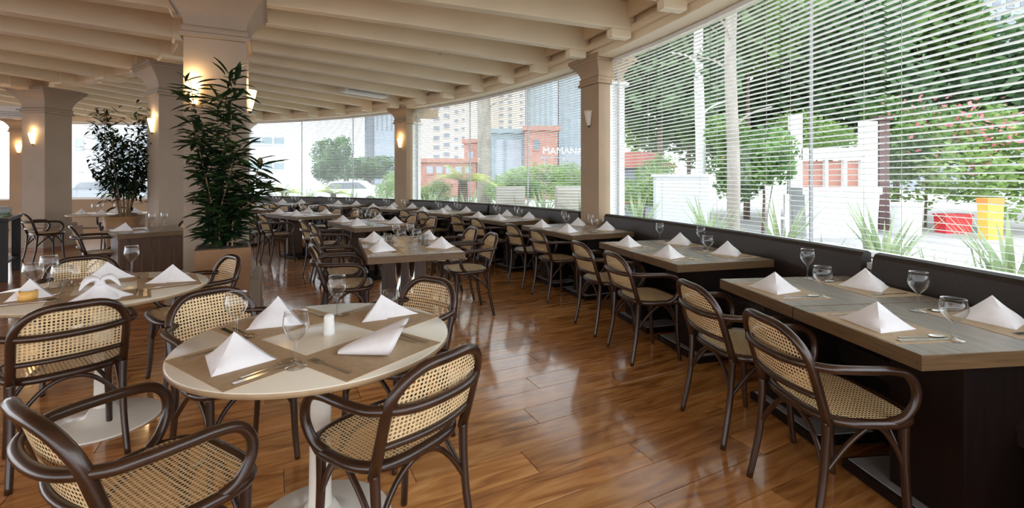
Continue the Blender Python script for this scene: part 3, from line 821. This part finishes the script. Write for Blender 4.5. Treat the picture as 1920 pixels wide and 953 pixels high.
# ------------------------------------------------------------------ tables in the middle of the room
mids = [(9.80, 21.2, (19.9,23.6), (21.9,25.4)), (9.95, 35.6, (34.0,37.6), (34.6,38.2)), (9.85, 49.7, (47.8,51.4), (48.2,51.8)), (9.85, 63.5, (61.8,65.2), (61.8,65.2))]
MO = ['nearest','second','third','fourth']
for j, (rr, a, il, ol) in enumerate(mids):
    p = pol(rr, a); e = Vector((math.cos(R_(a)), math.sin(R_(a)))); tq = Vector((-e.y, e.x))
    place = MO[j]+' table of the middle row'
    t = wood_table(p[0], p[1], R_(a), .80, 1.32, 'oak table with chrome legs, '+MO[j]+' of the middle row', 'wooden tables of the middle row')
    MB().box(0,.14,.04,.42,.07,.652).build('pedestal_panel', M['walnut'], t)
    for s_ in (-.06, .06): MB().tube([(s_-.05,-.28,.03),(s_-.05,-.28,.692)], .024, 14).build('chrome_leg', M['chrome'], t)
    MB().box(0,-.05,.0,.56,.72,.04,ch=.006).build('base', M['wenge'], t)
    for s_ in (-1,1):
        for h_ in (-1,1):
            who = ('near' if h_ < 0 else 'far')+' '+('left' if s_ < 0 else 'right')+' on the '+place
            m_ = (p[0]+e.x*s_*.25+tq.x*h_*.33, p[1]+e.y*s_*.25+tq.y*h_*.33)
            view = math.atan2(m_[1], m_[0]); a_base = math.atan2(e.y*s_, e.x*s_)+math.pi/2
            setting(m_[0], m_[1], e.x*s_, e.y*s_, who, 'middle row', j == 0, NAP[(s_+h_) % 3], view+math.pi*1.5-a_base+.2*s_)
            q = (p[0]+e.x*s_*.07+tq.x*h_*.18, p[1]+e.y*s_*.07+tq.y*h_*.18)
            glass_at(GOB if h_ > 0 else GOB2, q[0], q[1], 'wine glass '+who, 'middle row glasses')
            q = (p[0]+e.x*s_*.16+tq.x*h_*.10, p[1]+e.y*s_*.16+tq.y*h_*.10)
            if j == 0: glass_at(TUM, q[0], q[1], 'water tumbler '+who, 'middle row glasses', nm='tumbler')
    for n_, ca_ in enumerate(il):
        q = pol(rr-.50, ca_); chair(q[0], q[1], math.cos(R_(ca_)), math.sin(R_(ca_)), 'cane armchair '+('near' if n_ == 0 else 'far')+' left of the '+place, 'cane armchairs of the middle row')
    for n_, ca_ in enumerate(ol):
        q = pol(rr+.60, ca_); chair(q[0], q[1], -math.cos(R_(ca_)), -math.sin(R_(ca_)), 'cane armchair '+('near' if n_ == 0 else 'far')+' right of the '+place, 'cane armchairs of the middle row')

# ------------------------------------------------------------------ dark panelled table behind the left round table
p0, p1 = gp(220, 440), gp(358, 431)
ang = math.atan2(p1[1]-p0[1], p1[0]-p0[0]); wd = math.hypot(p1[0]-p0[0], p1[1]-p0[1])
nx, ny = -math.sin(ang), math.cos(ang)
cxs, cys = (p0[0]+p1[0])/2+nx*.4, (p0[1]+p1[1])/2+ny*.4
t = wood_table(cxs, cys, ang, wd, .8, 'dark walnut panelled table between the two indoor plants', None)
for k in range(6):
    MB().box(-wd/2+wd*.88*(k+.5)/6+.02, -.33, .02, wd*.88/6-.004, .03, .672, ch=.002).build('front_board', M['walnut'], t)
MB().box(wd/2-.05,-.335,.0,.07,.07,.692,ch=.004).build('corner_post', M['chrome'], t)
MB().box(-wd/2+.03,0,.02,.03,.62,.672).box(wd/2-.05,.02,.02,.03,.62,.672).build('side_panel', M['walnut'], t)
setting(cxs-.22, cys-.12, -nx, -ny, 'on the dark walnut panelled table', 'panelled table', False, NAP[2], .4)
for pxy, lab in (((285,426),'left wine glass on the dark walnut panelled table'), ((308,424),'right wine glass on the dark walnut panelled table')):
    p = gp(*pxy); glass_at(GOB, p[0], p[1], lab, 'panelled table glasses')
gc = 'cane armchairs at the panelled table'
chair(cxs-.62, cys+.1, math.cos(ang), math.sin(ang), 'cane armchair at the left end of the dark panelled table', gc)
chair(cxs+.15, cys+.72, -nx, -ny, 'cane armchair behind the dark panelled table', gc)

# ------------------------------------------------------------------ buffet counter at the left edge
t = empty('buffet_counter', (-7.72, 6.28, 0), R_(40)); tag(t, 'dark wooden buffet counter with green glass top at the left edge', 'counter')
MB().box(0,0,.80,1.5,1.2,.05,ch=.004).build('counter_top', M['wenge'], t)
MB().box(-.02,-.02,.85,1.35,1.0,.02).build('glass_top', M['green'], t)
MB().box(0,0,.20,1.4,1.1,.03).build('shelf', M['wenge'], t)
for s_ in (-1,1):
    for h_ in (-1,1): MB().box(s_*.69,h_*.54,.0,.09,.09,.80,ch=.004).build('leg', M['wenge'], t)
MB().box(-.1,.1,.23,1.1,.8,.50).build('back_panel', M['walnut'], t)
MB().box(.55,.35,.87,.20,.30,.10,ch=.02).build('tray', M['greyplate'], t)

# ------------------------------------------------------------------ indoor plants
def leaf_mesh(name, ln, wd, m, fold=.25, droop=.12):
    vs = []; fs = []; n = 5
    for i in range(n+1):
        t = i/n; w = wd*math.sin(math.pi*min(1, .06+t*.94))**.8*(1 if t < .99 else .05); z = -droop*ln*t*t
        vs += [(-w/2, ln*t, z+w*fold), (0, ln*t, z), (w/2, ln*t, z+w*fold)]
    for i in range(n):
        a = i*3; fs += [(a,a+1,a+4,a+3),(a+1,a+2,a+5,a+4)]
    return MB().add(vs, fs, True).mesh(name, m)
LEAF = leaf_mesh('leaf', .165, .036, M['plantleaf'])
pl = (-2.47, 4.02)
t = empty('potted_tree', (pl[0],pl[1],0)); tag(t, 'tall leafy plant in a brown square planter before the large column', 'plant')
MB().box(0,0,0,.40,.40,.80,rot=R_(31),taper=.86,ch=0).build('planter', M['planter'], t)
MB().box(0,0,.795,.36,.36,.012,rot=R_(31)).build('soil', M['soil'], t)
random.seed(21)
leafspots = []
stems = [(-.10,-.02,-.30,.02,2.32),(.0,.06,-.06,.08,2.20),(.06,-.03,.10,-.05,2.38),(-.04,-.06,-.20,-.10,1.95),(.10,.04,.30,.03,1.62),(.02,-.09,.18,-.12,1.75),(-.08,.06,-.12,.0,1.7),(.12,-.05,.40,-.06,1.45)]
for (bx_, by_, tx, ty, th) in stems:
    pts = spline([(bx_*.8,by_*.8,.79),(bx_,by_,1.05),(bx_*.6+tx*.5,by_*.5+ty*.5,.8+(th-.8)*.6),(tx,ty,th-.10)], 6)
    MB().tube(pts, [.009-.006*k/(len(pts)-1) for k in range(len(pts))], 6).build('stem', M['stem'], t)
    N = int(30+30*(th-.8))
    for k in range(N):
        f = .14+.86*(k+.5)/N; q = pts[min(len(pts)-1, int(f*(len(pts)-1)))]
        leafspots.append((q[0], q[1], q[2], f, k))
random.shuffle(leafspots)
big = MB()
for n_, (qx, qy, qz, f, k) in enumerate(leafspots):
    for rep in range(2):
        a = k*2.4+rep*3.0+random.uniform(-.5,.5); el = random.uniform(-.35,.6)+(.35 if f > .93 else 0); s_ = random.uniform(.8,1.3)
        loc = (qx+random.gauss(0,.03), qy+random.gauss(0,.03), qz+random.uniform(-.04,.04)); rot = (el, random.uniform(-.5,.5), a)
        if rep == 0 and n_ < 300: inst('leaf', LEAF, t, loc, rot, (s_,s_,s_))
        else:
            mt = Matrix.LocRotScale(Vector(loc), __import__('mathutils').Euler(rot), Vector((s_,s_,s_)))
            big.add([mt @ v.co for v in LEAF.vertices], [tuple(p_.vertices) for p_ in LEAF.polygons], True)
o = big.build('inner_foliage', M['plantleaf'], t); o['kind'] = 'stuff'
p2 = (-6.12, 7.42)
t = empty('potted_tree', (p2[0],p2[1],0)); tag(t, 'smaller indoor tree in a tan pot beside the far round table', 'plant')
MB().lathe([(.0,0),(.20,0),(.25,.6),(.27,.80),(.25,.80),(.23,.74),(.0,.74)], 20, cap=False).build('planter', M['pot2'], t)
MB().lathe([(.0,.75),(.235,.75)], 16, cap=False).build('soil', M['soil'], t)
g = MB(); sm = MB()
for k in range(9):
    a = k*2.39; sp_ = random.uniform(.12,.46); th = random.uniform(1.9,2.5)+(.15 if k == 0 else 0)
    pts = spline([(.05*math.cos(a),.05*math.sin(a),.72),(.12*math.cos(a),.12*math.sin(a),1.1),(sp_*.8*math.cos(a),sp_*.8*math.sin(a),1.6),(sp_*math.cos(a)*.9,sp_*math.sin(a)*.9,th)], 6)
    MB().tube(pts, [.014-.010*i/(len(pts)-1) for i in range(len(pts))], 6).build('stem', M['stem'], t)
    for i in range(300):
        f = random.uniform(.42, 1.0); q = pts[min(len(pts)-1, int(f*(len(pts)-1)))]
        q = Vector(q)+Vector((random.gauss(0,.10),random.gauss(0,.10),random.gauss(0,.08)))
        aa = random.uniform(0,6.28); el = random.uniform(-.6,.5); ln = random.uniform(.11,.19); w = .040
        d = Vector((math.cos(aa)*math.cos(el), math.sin(aa)*math.cos(el), math.sin(el))); s_ = d.cross(Vector((0,0,1))).normalized()*w/2
        mid = q+d*ln*.45; end = q+d*ln+Vector((0,0,-.02))
        g.add([q, mid+s_, end, mid-s_, mid+Vector((0,0,-.006))], [(0,1,4),(1,2,4),(2,3,4),(3,0,4)])
o = g.build('foliage', M['plantleaf2'], t); o['kind'] = 'stuff'

# ------------------------------------------------------------------ air conditioners
def aircon(x, y, z, rz, label, ln=.9):
    t = empty('air_conditioner', (x,y,z), rz); tag(t, label, 'air conditioner', 'air conditioning units')
    MB().box(0,0,0,ln,.22,.26,ch=.02).build('casing', M['offwhite'], t)
    for k in range(3): MB().box(0,-.112,.04+k*.035,ln*.86,.012,.014).build('vent_slat', M['greyplate'], t)
    MB().box(ln*.3,-.112,.16,.12,.006,.03).build('display', M['greyplate'], t)
    for s_ in (-1,1): MB().tube([(s_*ln*.35,0,.25),(s_*ln*.35,0,.25+max(.1,CZ-z-.25))], .008, 6).build('hanger', M['offwhite'], t)
pa = pol(11.2, 50.37); aircon(pa[0], pa[1], 3.09, R_(50.4), 'white air conditioner hung among beams near the far sconce column', 1.0)
pa = pol(11.2, 72.5); aircon(pa[0], pa[1], 3.02, R_(72.5), 'white air conditioner right of the large plant column', .8)
aircon(-10.35, 9.5, 2.62, R_(25), 'white air conditioner high at the left edge', 1.1)


# ------------------------------------------------------------------ outdoors
gr = MB().box(20, 60, -.35, 400, 300, .2).build('ground_paving', M['paving']); tag(gr, 'grey paved street and forecourt outside the windows', 'ground', kind='structure')
bd = strip_arc(MB(), 12.88, 14.6, -14, 112, -.15, .12, 30).build('ground_planting_bed', M['soilbed']); tag(bd, 'raised planting bed along the outside of the windows', 'ground', kind='structure')
random.seed(5)
def crown_geo(n, rx, ry, rz, leaf, lumps=9):
    g = MB(); cs = []
    for k in range(lumps):
        a = random.uniform(0, 6.28); e = random.uniform(-.8, 1.0); rr = random.uniform(.25,.72)
        cs.append((Vector((rx*rr*math.cos(a), ry*rr*math.sin(a), rz*e*.62)), random.uniform(.38,.58)))
    for i in range(n):
        c, sc_ = cs[i % lumps]
        d = Vector((random.gauss(0,1), random.gauss(0,1), random.gauss(0,1))).normalized()*(random.uniform(.55,1.0))
        p = c+Vector((d.x*rx*sc_, d.y*ry*sc_, d.z*rz*sc_))
        u = Vector((random.gauss(0,1), random.gauss(0,1), random.gauss(0,.6))).normalized(); w = u.cross(Vector((random.gauss(0,1), random.gauss(0,1), random.gauss(0,1)))).normalized()
        l_ = leaf*random.uniform(.6,1.25)
        g.add([p-u*l_*.5, p+w*l_*.28, p+u*l_*.5, p-w*l_*.28], [(0,1,2,3)])
    return g
CROWN = {}
def crown(key, n, leaf, m):
    if key not in CROWN: CROWN[key] = crown_geo(n, 1, 1, 1, leaf, 11).mesh('crown', m)
    return CROWN[key]
def tree(x, y, zc, rx, rz, key, n, leaf, m, label, grp, tr=.12, bark='barkd', z0=-.15, blossom=0):
    t = empty('tree' if tr > .05 else 'shrub', (x,y,z0)); tag(t, label, 'tree' if tr > .05 else 'shrub', grp)
    o = inst('crown', crown(key, n, leaf, m), t, (0,0,zc-z0), (0,0,random.uniform(0,6.28)), (rx,rx,rz)); o['kind'] = 'stuff'
    MB().tube([(0,0,0),(.05,.02,(zc-z0)*.5),(0,0,zc-z0+rz*.3)], [tr,tr*.8,tr*.4], 9).build('trunk', M[bark], t)
    if blossom:
        o = inst('blossoms', crown('bl', 420, .075, M['blossom']), t, (0,0,zc-z0), (0,0,2.0), (rx*1.03,rx*1.03,rz*1.03)); o['kind'] = 'stuff'
    return t
def tpx(x, y, d, rx, rz, *a, **k):
    p = px(x, y, d); return tree(p.x, p.y, p.z, rx, rz, *a, **k)
G = 'trees outside the big right window'
tpx(1235, 130, 16, 2.7, 2.6, 'B', 8000, .125, M['leafB'], 'dark green tree outside just right of the unlit sconce column', G)
tpx(1400, 60, 18, 3.4, 3.4, 'A', 8000, .125, M['leafA'], 'broad green tree outside behind the pale tree trunk', G)
tpx(1555, 130, 19, 3.3, 3.2, 'B', 8000, .125, M['leafB'], 'dark green tree outside above the white gate frame', G)
tpx(1680, 45, 20, 4.0, 3.7, 'A', 8000, .125, M['leafA'], 'broad green tree outside at the top of the right blinds', G)
tpx(1850, 160, 20, 3.9, 2.9, 'B', 8000, .125, M['leafB'], 'dark green tree outside above the flowering shrub', G)
tpx(2020, 180, 20, 3.2, 2.8, 'A', 8000, .125, M['leafA'], 'green tree outside at the right edge of the picture', G)
tpx(1480, 215, 20, 3.2, 1.8, 'B', 8000, .125, M['leafB'], 'low dark tree outside behind the white gate frame', G)
tpx(1290, 235, 21, 3.4, 2.3, 'A', 8000, .125, M['leafA'], 'low green tree outside behind the white wall', G)
G = 'shrubs outside the big right window'
tpx(1840, 300, 14.2, 2.5, 1.95, 'C', 6500, .085, M['leafC'], 'flowering shrub with pink blossoms outside at the right', G, tr=.04, blossom=1)
tpx(1735, 262, 15, 1.5, 1.5, 'A', 8000, .125, M['leafA'], 'green shrub outside left of the pink flowering shrub', G, tr=.04, blossom=1)
tpx(1530, 255, 15, 1.6, 1.0, 'C', 6500, .085, M['leafC'], 'light green climbing shrub over the white gate frame', G, tr=.04)
tpx(1430, 300, 12, 1.3, 1.2, 'A', 8000, .125, M['leafA'], 'green shrub outside beside the pale tree trunk', G, tr=.04)
tpx(1205, 345, 13, .9, .9, 'C', 6500, .085, M['leafC'], 'light green shrub outside at the foot of the red roofed hut', G, tr=.04)
G = 'trees beyond the palm window bay'
tpx(812, 366, 14, .75, .5, 'C', 6500, .085, M['leafC'], 'bright green shrub outside left of the palm', 'hedge shrubs', tr=.04)
tpx(1005, 342, 17, 1.9, .78, 'C', 6500, .085, M['leafC'], 'bright green hedge shrub outside left of the unlit sconce column', 'hedge shrubs', tr=.04)
tpx(955, 350, 15, 1.0, .6, 'C', 6500, .085, M['leafC'], 'lower bright green hedge shrub outside right of the pale trunk', 'hedge shrubs', tr=.04)
tpx(1085, 345, 14, .9, .72, 'C', 6500, .085, M['leafC'], 'bright green hedge shrub outside touching the unlit sconce column', 'hedge shrubs', tr=.04)
tpx(622, 305, 32, 1.3, 1.7, 'B', 8000, .125, M['leafB'], 'dark tree beside the white building in the far window', G, tr=.15)
tpx(692, 318, 34, 1.9, .95, 'B', 8000, .125, M['leafB'], 'lower dark tree before the grey towers in far window', G, tr=.15)
tpx(724, 350, 22, .55, .8, 'C', 6500, .085, M['leafC'], 'bright green shrub outside left of the far sconce column', 'hedge shrubs', tr=.04)
def trunk(x, d, w, label, m, ytop=-60):
    p = px(x, 380, d); r_ = w*d/F/2; top = px(x, ytop, d).z
    t = empty('tree', (p.x,p.y,-.15)); tag(t, label, 'tree', 'bare pale trunks outside')
    MB().tube(spline([(0,0,0),(.03,0,top*.3),(-.04,0,top*.7),(.02,0,top+.15)], 5), [r_*(1.1-.25*k/15) for k in range(16)], 12).build('trunk', M[m], t)
    for k in range(5):
        z = top*(.45+.1*k); a = 1.3*k; MB().tube(spline([(0,0,z),(.35*math.cos(a),.35*math.sin(a),z+.3),(.8*math.cos(a),.8*math.sin(a),z+.45)],4), [.03-.002*q for q in range(9)], 6).build('branch', M[m], t)
trunk(1373, 9.5, 22, 'pale tree trunk standing outside the second right blind panel', 'bark')
trunk(1312, 13, 18, 'whitish slender tree trunk outside left of the pale trunk', 'white')
trunk(907, 15, 26, 'thick pale tree trunk beside the palm outside', 'bark')
# palms and strap leaf clumps
def frond_geo(g, a, el, ln, w, seg=6):
    d = Vector((math.cos(a), math.sin(a), 0)); s_ = Vector((-d.y, d.x, 0)); pts = []
    for k in range(seg+1):
        t = k/seg; pts.append(d*(ln*t*math.cos(el))+Vector((0,0,ln*(t*math.sin(el)-.55*t*t))))
    for k in range(seg):
        for q in range(4):
            t = (k+q/4)/seg; p = pts[k].lerp(pts[k+1], q/4); l_ = w*math.sin(math.pi*min(1,.15+t*.85))
            for sg in (-1,1):
                e = p+s_*sg*l_+d*l_*.5+Vector((0,0,-l_*.25)); g.add([p, p+d*.03, e], [(0,1,2)])
def palm_mesh(n, ln, w, m):
    g = MB()
    for k in range(n): frond_geo(g, k*2.4, random.uniform(.35,1.25), ln*random.uniform(.8,1.1), w)
    return g.mesh('fronds', m)
PALM = palm_mesh(24, .95, .22, M['leafY'])
def palm(x, y, d, s_, label):
    p = px(x, y, d); t = empty('palm', (p.x,p.y,-.15)); tag(t, label, 'palm', 'small palms outside the windows')
    o = inst('fronds', PALM, t, (0,0,p.z+.15), None, (s_,s_,s_)); o['kind'] = 'stuff'
    MB().tube([(0,0,0),(0,0,p.z+.16)], [.14*s_,.10*s_], 10).build('trunk', M['barkd'], t)
palm(868, 340, 13.5, 1.3, 'yellow green palm outside left of the thick pale trunk')
palm(533, 362, 17, 1.0, 'small palm outside before the white building')
palm(625, 364, 16, .95, 'small palm outside before the white car')
palm(222, 385, 17, 1.1, 'yellow palm outside behind the smaller indoor tree')
def clump_mesh():
    g = MB()
    for k in range(34):
        a = random.uniform(0,6.28); ln = random.uniform(.5,1.0); sp_ = random.uniform(.1,.5); w = .018
        d = Vector((math.cos(a), math.sin(a), 0)); s_ = Vector((-d.y,d.x,0))*w; b0 = d*random.uniform(0,.08)
        P = [b0, b0+d*sp_*.3*ln+Vector((0,0,ln*.6)), b0+d*sp_*ln+Vector((0,0,ln*.92))]
        g.add([P[0]-s_,P[0]+s_,P[1]+s_,P[1]-s_,P[2]], [(0,1,2,3),(3,2,4)])
    return g.mesh('blades', M['leafG'])
CL = clump_mesh()
PW = [(bnd[k+1], bnd[k], ordn[k]+' right blind panel from the unlit sconce column') for k in range(6)]+[(27.6+4.05*k, 31.65+4.05*k, ordn[k]+' left blind panel from the unlit sconce column') for k in range(6)]+[(54.2+4.05*k, 58.25+4.05*k, ordn[k]+' blind panel of the far bay') for k in range(6)]
for a0, a1, who in PW:
    for hh, sc_, f in (('tall', 1.2, .28), ('short', .78, .74)):
        q = pol(random.uniform(13.3,14.2), a0+(a1-a0)*f)
        t = empty('strap_leaf_plant', (q[0],q[1],.12)); tag(t, hh+' strap leaf plant outside the '+who, 'plant', 'strap leaf plants in the outdoor bed')
        o = inst('blades', CL, t, None, (0,0,random.uniform(0,6.28)), (sc_,sc_,sc_)); o['kind'] = 'stuff'
# buildings
def building(x0, x1, ytop, d, dep, m, label, wins=(), wm='winp', z0=-.15, grp=None, rz=0):
    a = px(x0, ytop, d); b_ = px(x1, ytop, d); w = b_.x-a.x; cx = (a.x+b_.x)/2
    t = empty('building', (cx, d+dep/2, z0)); tag(t, label, 'building', grp)
    MB().box(0,0,0,w,dep,a.z-z0).build('wall', M[m], t)
    MB().box(0,0,a.z-z0,w+.4,dep+.4,.35).build('parapet', M[m], t)
    for (wx0, wy0, wx1, wy1) in wins:
        p, q = px(wx0, wy0, d), px(wx1, wy1, d); ww, hh = q.x-p.x, p.z-q.z
        o = MB().box((p.x+q.x)/2-cx, -dep/2, q.z-z0, ww, .12, hh).build('window', M[wm], t)
        MB().box((p.x+q.x)/2-cx, -dep/2-.04, q.z-z0-.12, ww*1.1, .16, .12).build('sill', M[m], o)
    return t
building(415, 592, 120, 42, 14, 'bwhite', 'white office building with grey windows in the far window bay', [(470+22*k, y, 488+22*k, y+12) for k in range(3) for y in (258,306)], 'glaz')
building(60, 330, 190, 46, 12, 'bwhite', 'pale building behind the smaller indoor tree', [(140+40*k, 260, 158+40*k, 285) for k in range(4)], 'bgrey')
for x0, x1, yt, d, m, L in ((598, 648, 60, 130, 'bgrey', 'pale grey tower directly right of the white building'), (652, 700, 30, 150, 'bgrey2', 'middle grey tower of the far window bay'), (702, 775, 50, 140, 'bgrey', 'pale grey tower behind the far sconce column')):
    building(x0, x1, yt, d, 14, m, L, [(x0+4+9*i, 90+y*24, x0+7+9*i, 245) for i in range(int((x1-x0-6)/9)) for y in (1,)], 'winp')
bt = [(813,y,824,y+8) for y in range(165,300,18)]+[(832,y,843,y+8) for y in range(160,300,18)]+[(852,y,859,y+6) for y in range(156,300,17)]+[(866,y,871,y+5) for y in range(154,290,17)]
building(782, 893, 80, 70, 16, 'bbeige', 'beige apartment tower with rows of small dark windows', bt)
bt = [(936,y,944,y+6) for y in range(165,245,12)]+[(953,y,960,y+6) for y in range(165,245,12)]+[(975,y,980,y+6) for y in range(150,240,13)]
building(918, 985, 60, 85, 16, 'bbeige', 'pale tower rising behind the glazed pavilion', bt)
building(986, 1046, 40, 95, 16, 'bgrey', 'bluish grey tower above the brick block', [(990+10*i,70,996+10*i,240) for i in range(5)], 'glaz')
building(1048, 1130, 20, 100, 16, 'bgrey2', 'grey tower beside the unlit sconce column', [(1052+12*i,60,1059+12*i,280) for i in range(6)], 'glaz')
building(918, 985, 250, 38, 6, 'glaz', 'glazed pavilion outside right of the thick pale trunk', [(930,262,944,330),(950,262,978,330)], 'bgrey')
building(985, 1046, 245, 36, 6, 'brick', 'red brick block outside left of the unlit sconce column', [(1000,262,1012,280)])
building(788, 893, 305, 40, 5, 'brick', 'low red brick wall building behind the palm', [(800+18*k,312,812+18*k,325) for k in range(5)], 'bgrey')
building(870, 897, 268, 44, 5, 'brick', 'narrow red brick tower behind the thick pale trunk', [(878,285,888,300)], 'bgrey')
building(1825, 1960, -120, 60, 14, 'bgrey2', 'grey apartment block at the top right corner', [(1835+26*k, y, 1850+26*k, y+14) for k in range(4) for y in range(-60,60,30)])
# lettering board
fc = bpy.data.curves.new('sign_lettering','FONT'); fc.body = 'MAMANA'; fc.size = .66; fc.extrude = .03; fc.align_x = 'LEFT'
p = px(1017, 289, 33)
sg = empty('rooftop_sign', (p.x, p.y, p.z-.35)); tag(sg, 'white letter sign above the hedge left of the unlit sconce column', 'sign')
fo = bpy.data.objects.new('lettering_curve', fc); lm = bpy.data.meshes.new_from_object(fo); bpy.data.objects.remove(fo); bpy.data.curves.remove(fc)
lm.materials.clear(); lm.materials.append(M['white']); o = bpy.data.objects.new('lettering', lm); COL.objects.link(o); o.parent = sg; o.rotation_euler = (math.pi/2,0,0); o.location = (0,-.1,.35)
MB().box(1.3,0,.05,2.9,.08,.10).build('rail', M['bgrey2'], sg)
for k in range(3): MB().box(.15+1.15*k,0,-(p.z-.35)-.15,.07,.07,p.z-.1).build('post', M['bgrey2'], sg)
# hut with a red roof, white wall, gate frame
p = px(1190, 300, 20); t = empty('hut', (p.x,p.y,-.15)); tag(t, 'red roofed hut outside just right of the unlit sconce column', 'building')
MB().box(0,0,0,2.2,2,2.0).build('wall', M['bgrey'], t)
MB().add([(-1.4,-1.4,2.0),(1.4,-1.4,2.0),(1.4,1.4,2.0),(-1.4,1.4,2.0),(-.8,0,2.7),(.8,0,2.7)], [(0,1,5,4),(1,2,5),(2,3,4,5),(3,0,4),(3,2,1,0)]).build('roof', M['roof'], t)
MB().box(0,-1.02,.55,1.9,.06,.16).build('stripe_board', M['roof'], t)
MB().box(.3,-1.02,.9,.6,.05,.7).build('window', M['winp'], t)
a, b_ = px(1230, 332, 10.5), px(1330, 332, 10.5)
t = empty('garden_wall', ((a.x+b_.x)/2, 10.6, -.15)); tag(t, 'white free-standing garden wall outside the second blind panel', 'garden wall')
MB().box(0,0,0,b_.x-a.x,.2,a.z+.15).build('wall_body', M['bwhite'], t); MB().box(0,0,a.z+.15,b_.x-a.x+.08,.28,.06).build('coping', M['white'], t)
t = empty('gate_frame', (0,0,0)); p = px(1560, 340, 13); t.location = (p.x,p.y,-.15); tag(t, 'white timber gate frame with crossbars outside behind the blinds', 'gate')
def bar(x0,y0,x1,y1,d,name,par,m='white',th=.14):
    a, b_ = px(x0,y0,d), px(x1,y1,d); MB().box((a.x+b_.x)/2-par.location.x, d-par.location.y, b_.z-par.location.z, b_.x-a.x, th, a.z-b_.z).build(name, M[m], par)
bar(1612,228,1642,445,13,'post',t); bar(1480,215,1502,445,13,'post',t); bar(1500,278,1613,300,13,'crossbar',t)
for x in (1545,1580): bar(x,300,x+5,360,13,'baluster',t)
bar(1502,355,1612,363,13,'crossbar',t); bar(1503,302,1611,352,13.1,'brick_infill',t,'brick',.06)
p = px(1660,330,14); t = empty('garden_post', (p.x,p.y,-.15)); tag(t, 'dark maroon post outside beside the white gate frame', 'post'); bar(1644,225,1663,450,14,'post_shaft',t,'darkhedge',.2); bar(1640,218,1667,226,14,'post_cap',t,'darkhedge',.3)
def crate(x0,y0,x1,y1,d,name,label,cat,m,lid=None,dep=.5,grp=None):
    a, b_ = px(x0,y0,d), px(x1,y1,d); w = b_.x-a.x; z0 = .12 if math.hypot(a.x-CX, d-CY) < 14.6 else -.15; h = a.z-z0
    t = empty(name, ((a.x+b_.x)/2, d+dep/2, z0)); tag(t, label, cat, grp)
    MB().box(0,0,0,w*.94,dep*.94,h*.86,taper=.93).build('body', M[m], t); MB().box(0,0,h*.86,w,dep,h*.14,ch=.01).build('lid', M[lid or m], t); return t
t = crate(1505,352,1655,445,12.2,'serving_counter','large white outdoor counter box outside behind the blinds','counter','bwhite',dep=.6)
crate(1688,380,1732,440,12.8,'waste_bin','white bin with pointed top outside behind the blinds','bin','white',dep=.35)
crate(1772,402,1826,434,13.2,'plastic_crate','red plastic box outside under the flowering shrub','box','red',dep=.4)
crate(1852,372,1884,450,11.8,'waste_bin','yellow bin with orange top outside at the right','bin','yellow','orange',dep=.3)
t = empty('easel_board', tuple(px(1455,440,12))[:2]+(.0,)); t.location.z = -.15; tag(t, 'white leaning board stand outside left of the white counter', 'board stand')
q = px(1455,332,12)
MB().add([(-.2,0,0),(.12,0,0),(.12,0,.62),(.06,0,q.z+.15),(-.04,0,q.z+.15),(-.2,0,.62)]+[(x,.06,z) for x,z in ((-.2,0),(.12,0),(.12,.62),(.06,q.z+.15),(-.04,q.z+.15),(-.2,.62))], [(0,1,2,3,4,5),(11,10,9,8,7,6)]+[(i,i+6,(i+1)%6+6,(i+1)%6) for i in range(6)]).build('panel', M['white'], t)
MB().box(.32,.1,0,.1,.08,1.15).build('leg', M['white'], t); MB().box(.15,.1,.5,.3,.05,.06).build('strut', M['white'], t)
# louvred boxes right outside the palm bay
for x0, x1, d, L in ((930, 985, 9.5, 'beige louvred box outside right of the thick pale trunk'), (1044, 1100, 8.3, 'beige louvred box outside left of the unlit sconce column')):
    a, b_ = px(x0, 350, d), px(x1, 392, d); w = b_.x-a.x
    t = empty('louvred_box', ((a.x+b_.x)/2, d+.25, .12)); tag(t, L, 'vent box', 'louvred boxes outside')
    MB().box(0,0,0,w,.4,a.z-.12).build('casing', M['louver'], t)
    for k in range(8): MB().box(0,-.205,a.z-.12-.06-k*.055,w*.95,.03,.022).build('louver', M['offwhite'], t)
# hanging board by the far sconce column
p = px(800, 214, 13.2); t = empty('hanging_board', (p.x,p.y,p.z)); tag(t, 'brown board hanging outside right of the far sconce column', 'sign board')
MB().box(0,0,-.13,.64,.05,.26,ch=.005).build('board', M['signboard'], t); MB().box(-.33,0,-.16,.03,.06,.32).build('bracket', M['wenge'], t)
for s_ in (-.25,.25): MB().tube([(s_,0,.12),(s_,0,.45)], .006, 5).build('chain', M['steel'], t)
# parked cars
def car(x, y, d, rz, m, label):
    p = px(x, y, d); t = empty('parked_car', (p.x,p.y,-.15), rz); tag(t, label, 'car', 'parked cars outside')
    prof = [(-2.1,.35),(-2.1,.75),(-1.95,.95),(-1.25,1.0),(-.75,1.42),(.75,1.45),(1.35,1.02),(2.0,.88),(2.12,.6),(2.1,.35)]
    n = len(prof); vs = [(x_,-.85,z) for x_,z in prof]+[(x_,.85,z) for x_,z in prof]
    MB().add(vs, [tuple(range(n)), tuple(range(2*n-1,n-1,-1))]+[(i,i+n,(i+1)%n+n,(i+1)%n) for i in range(n)]).build('body', M[m], t)
    MB().add([(-1.1,-.86,1.02),(1.15,-.86,1.04),(.7,-.86,1.38),(-.7,-.86,1.36)], [(0,1,2,3)]).build('side_window', M['winp'], t)
    for sx_ in (-1.3,1.3):
        for sy_ in (-.8,.8): MB().tube([(sx_,sy_-.1,.33),(sx_,sy_+.1,.33)], .33, 16).build('wheel', M['tyre'], t)
car(655, 360, 26, .1, 'carpaint', 'white parked car outside in the far window bay')
car(205, 375, 24, 0, 'bgrey2', 'grey parked car outside behind the smaller indoor tree')
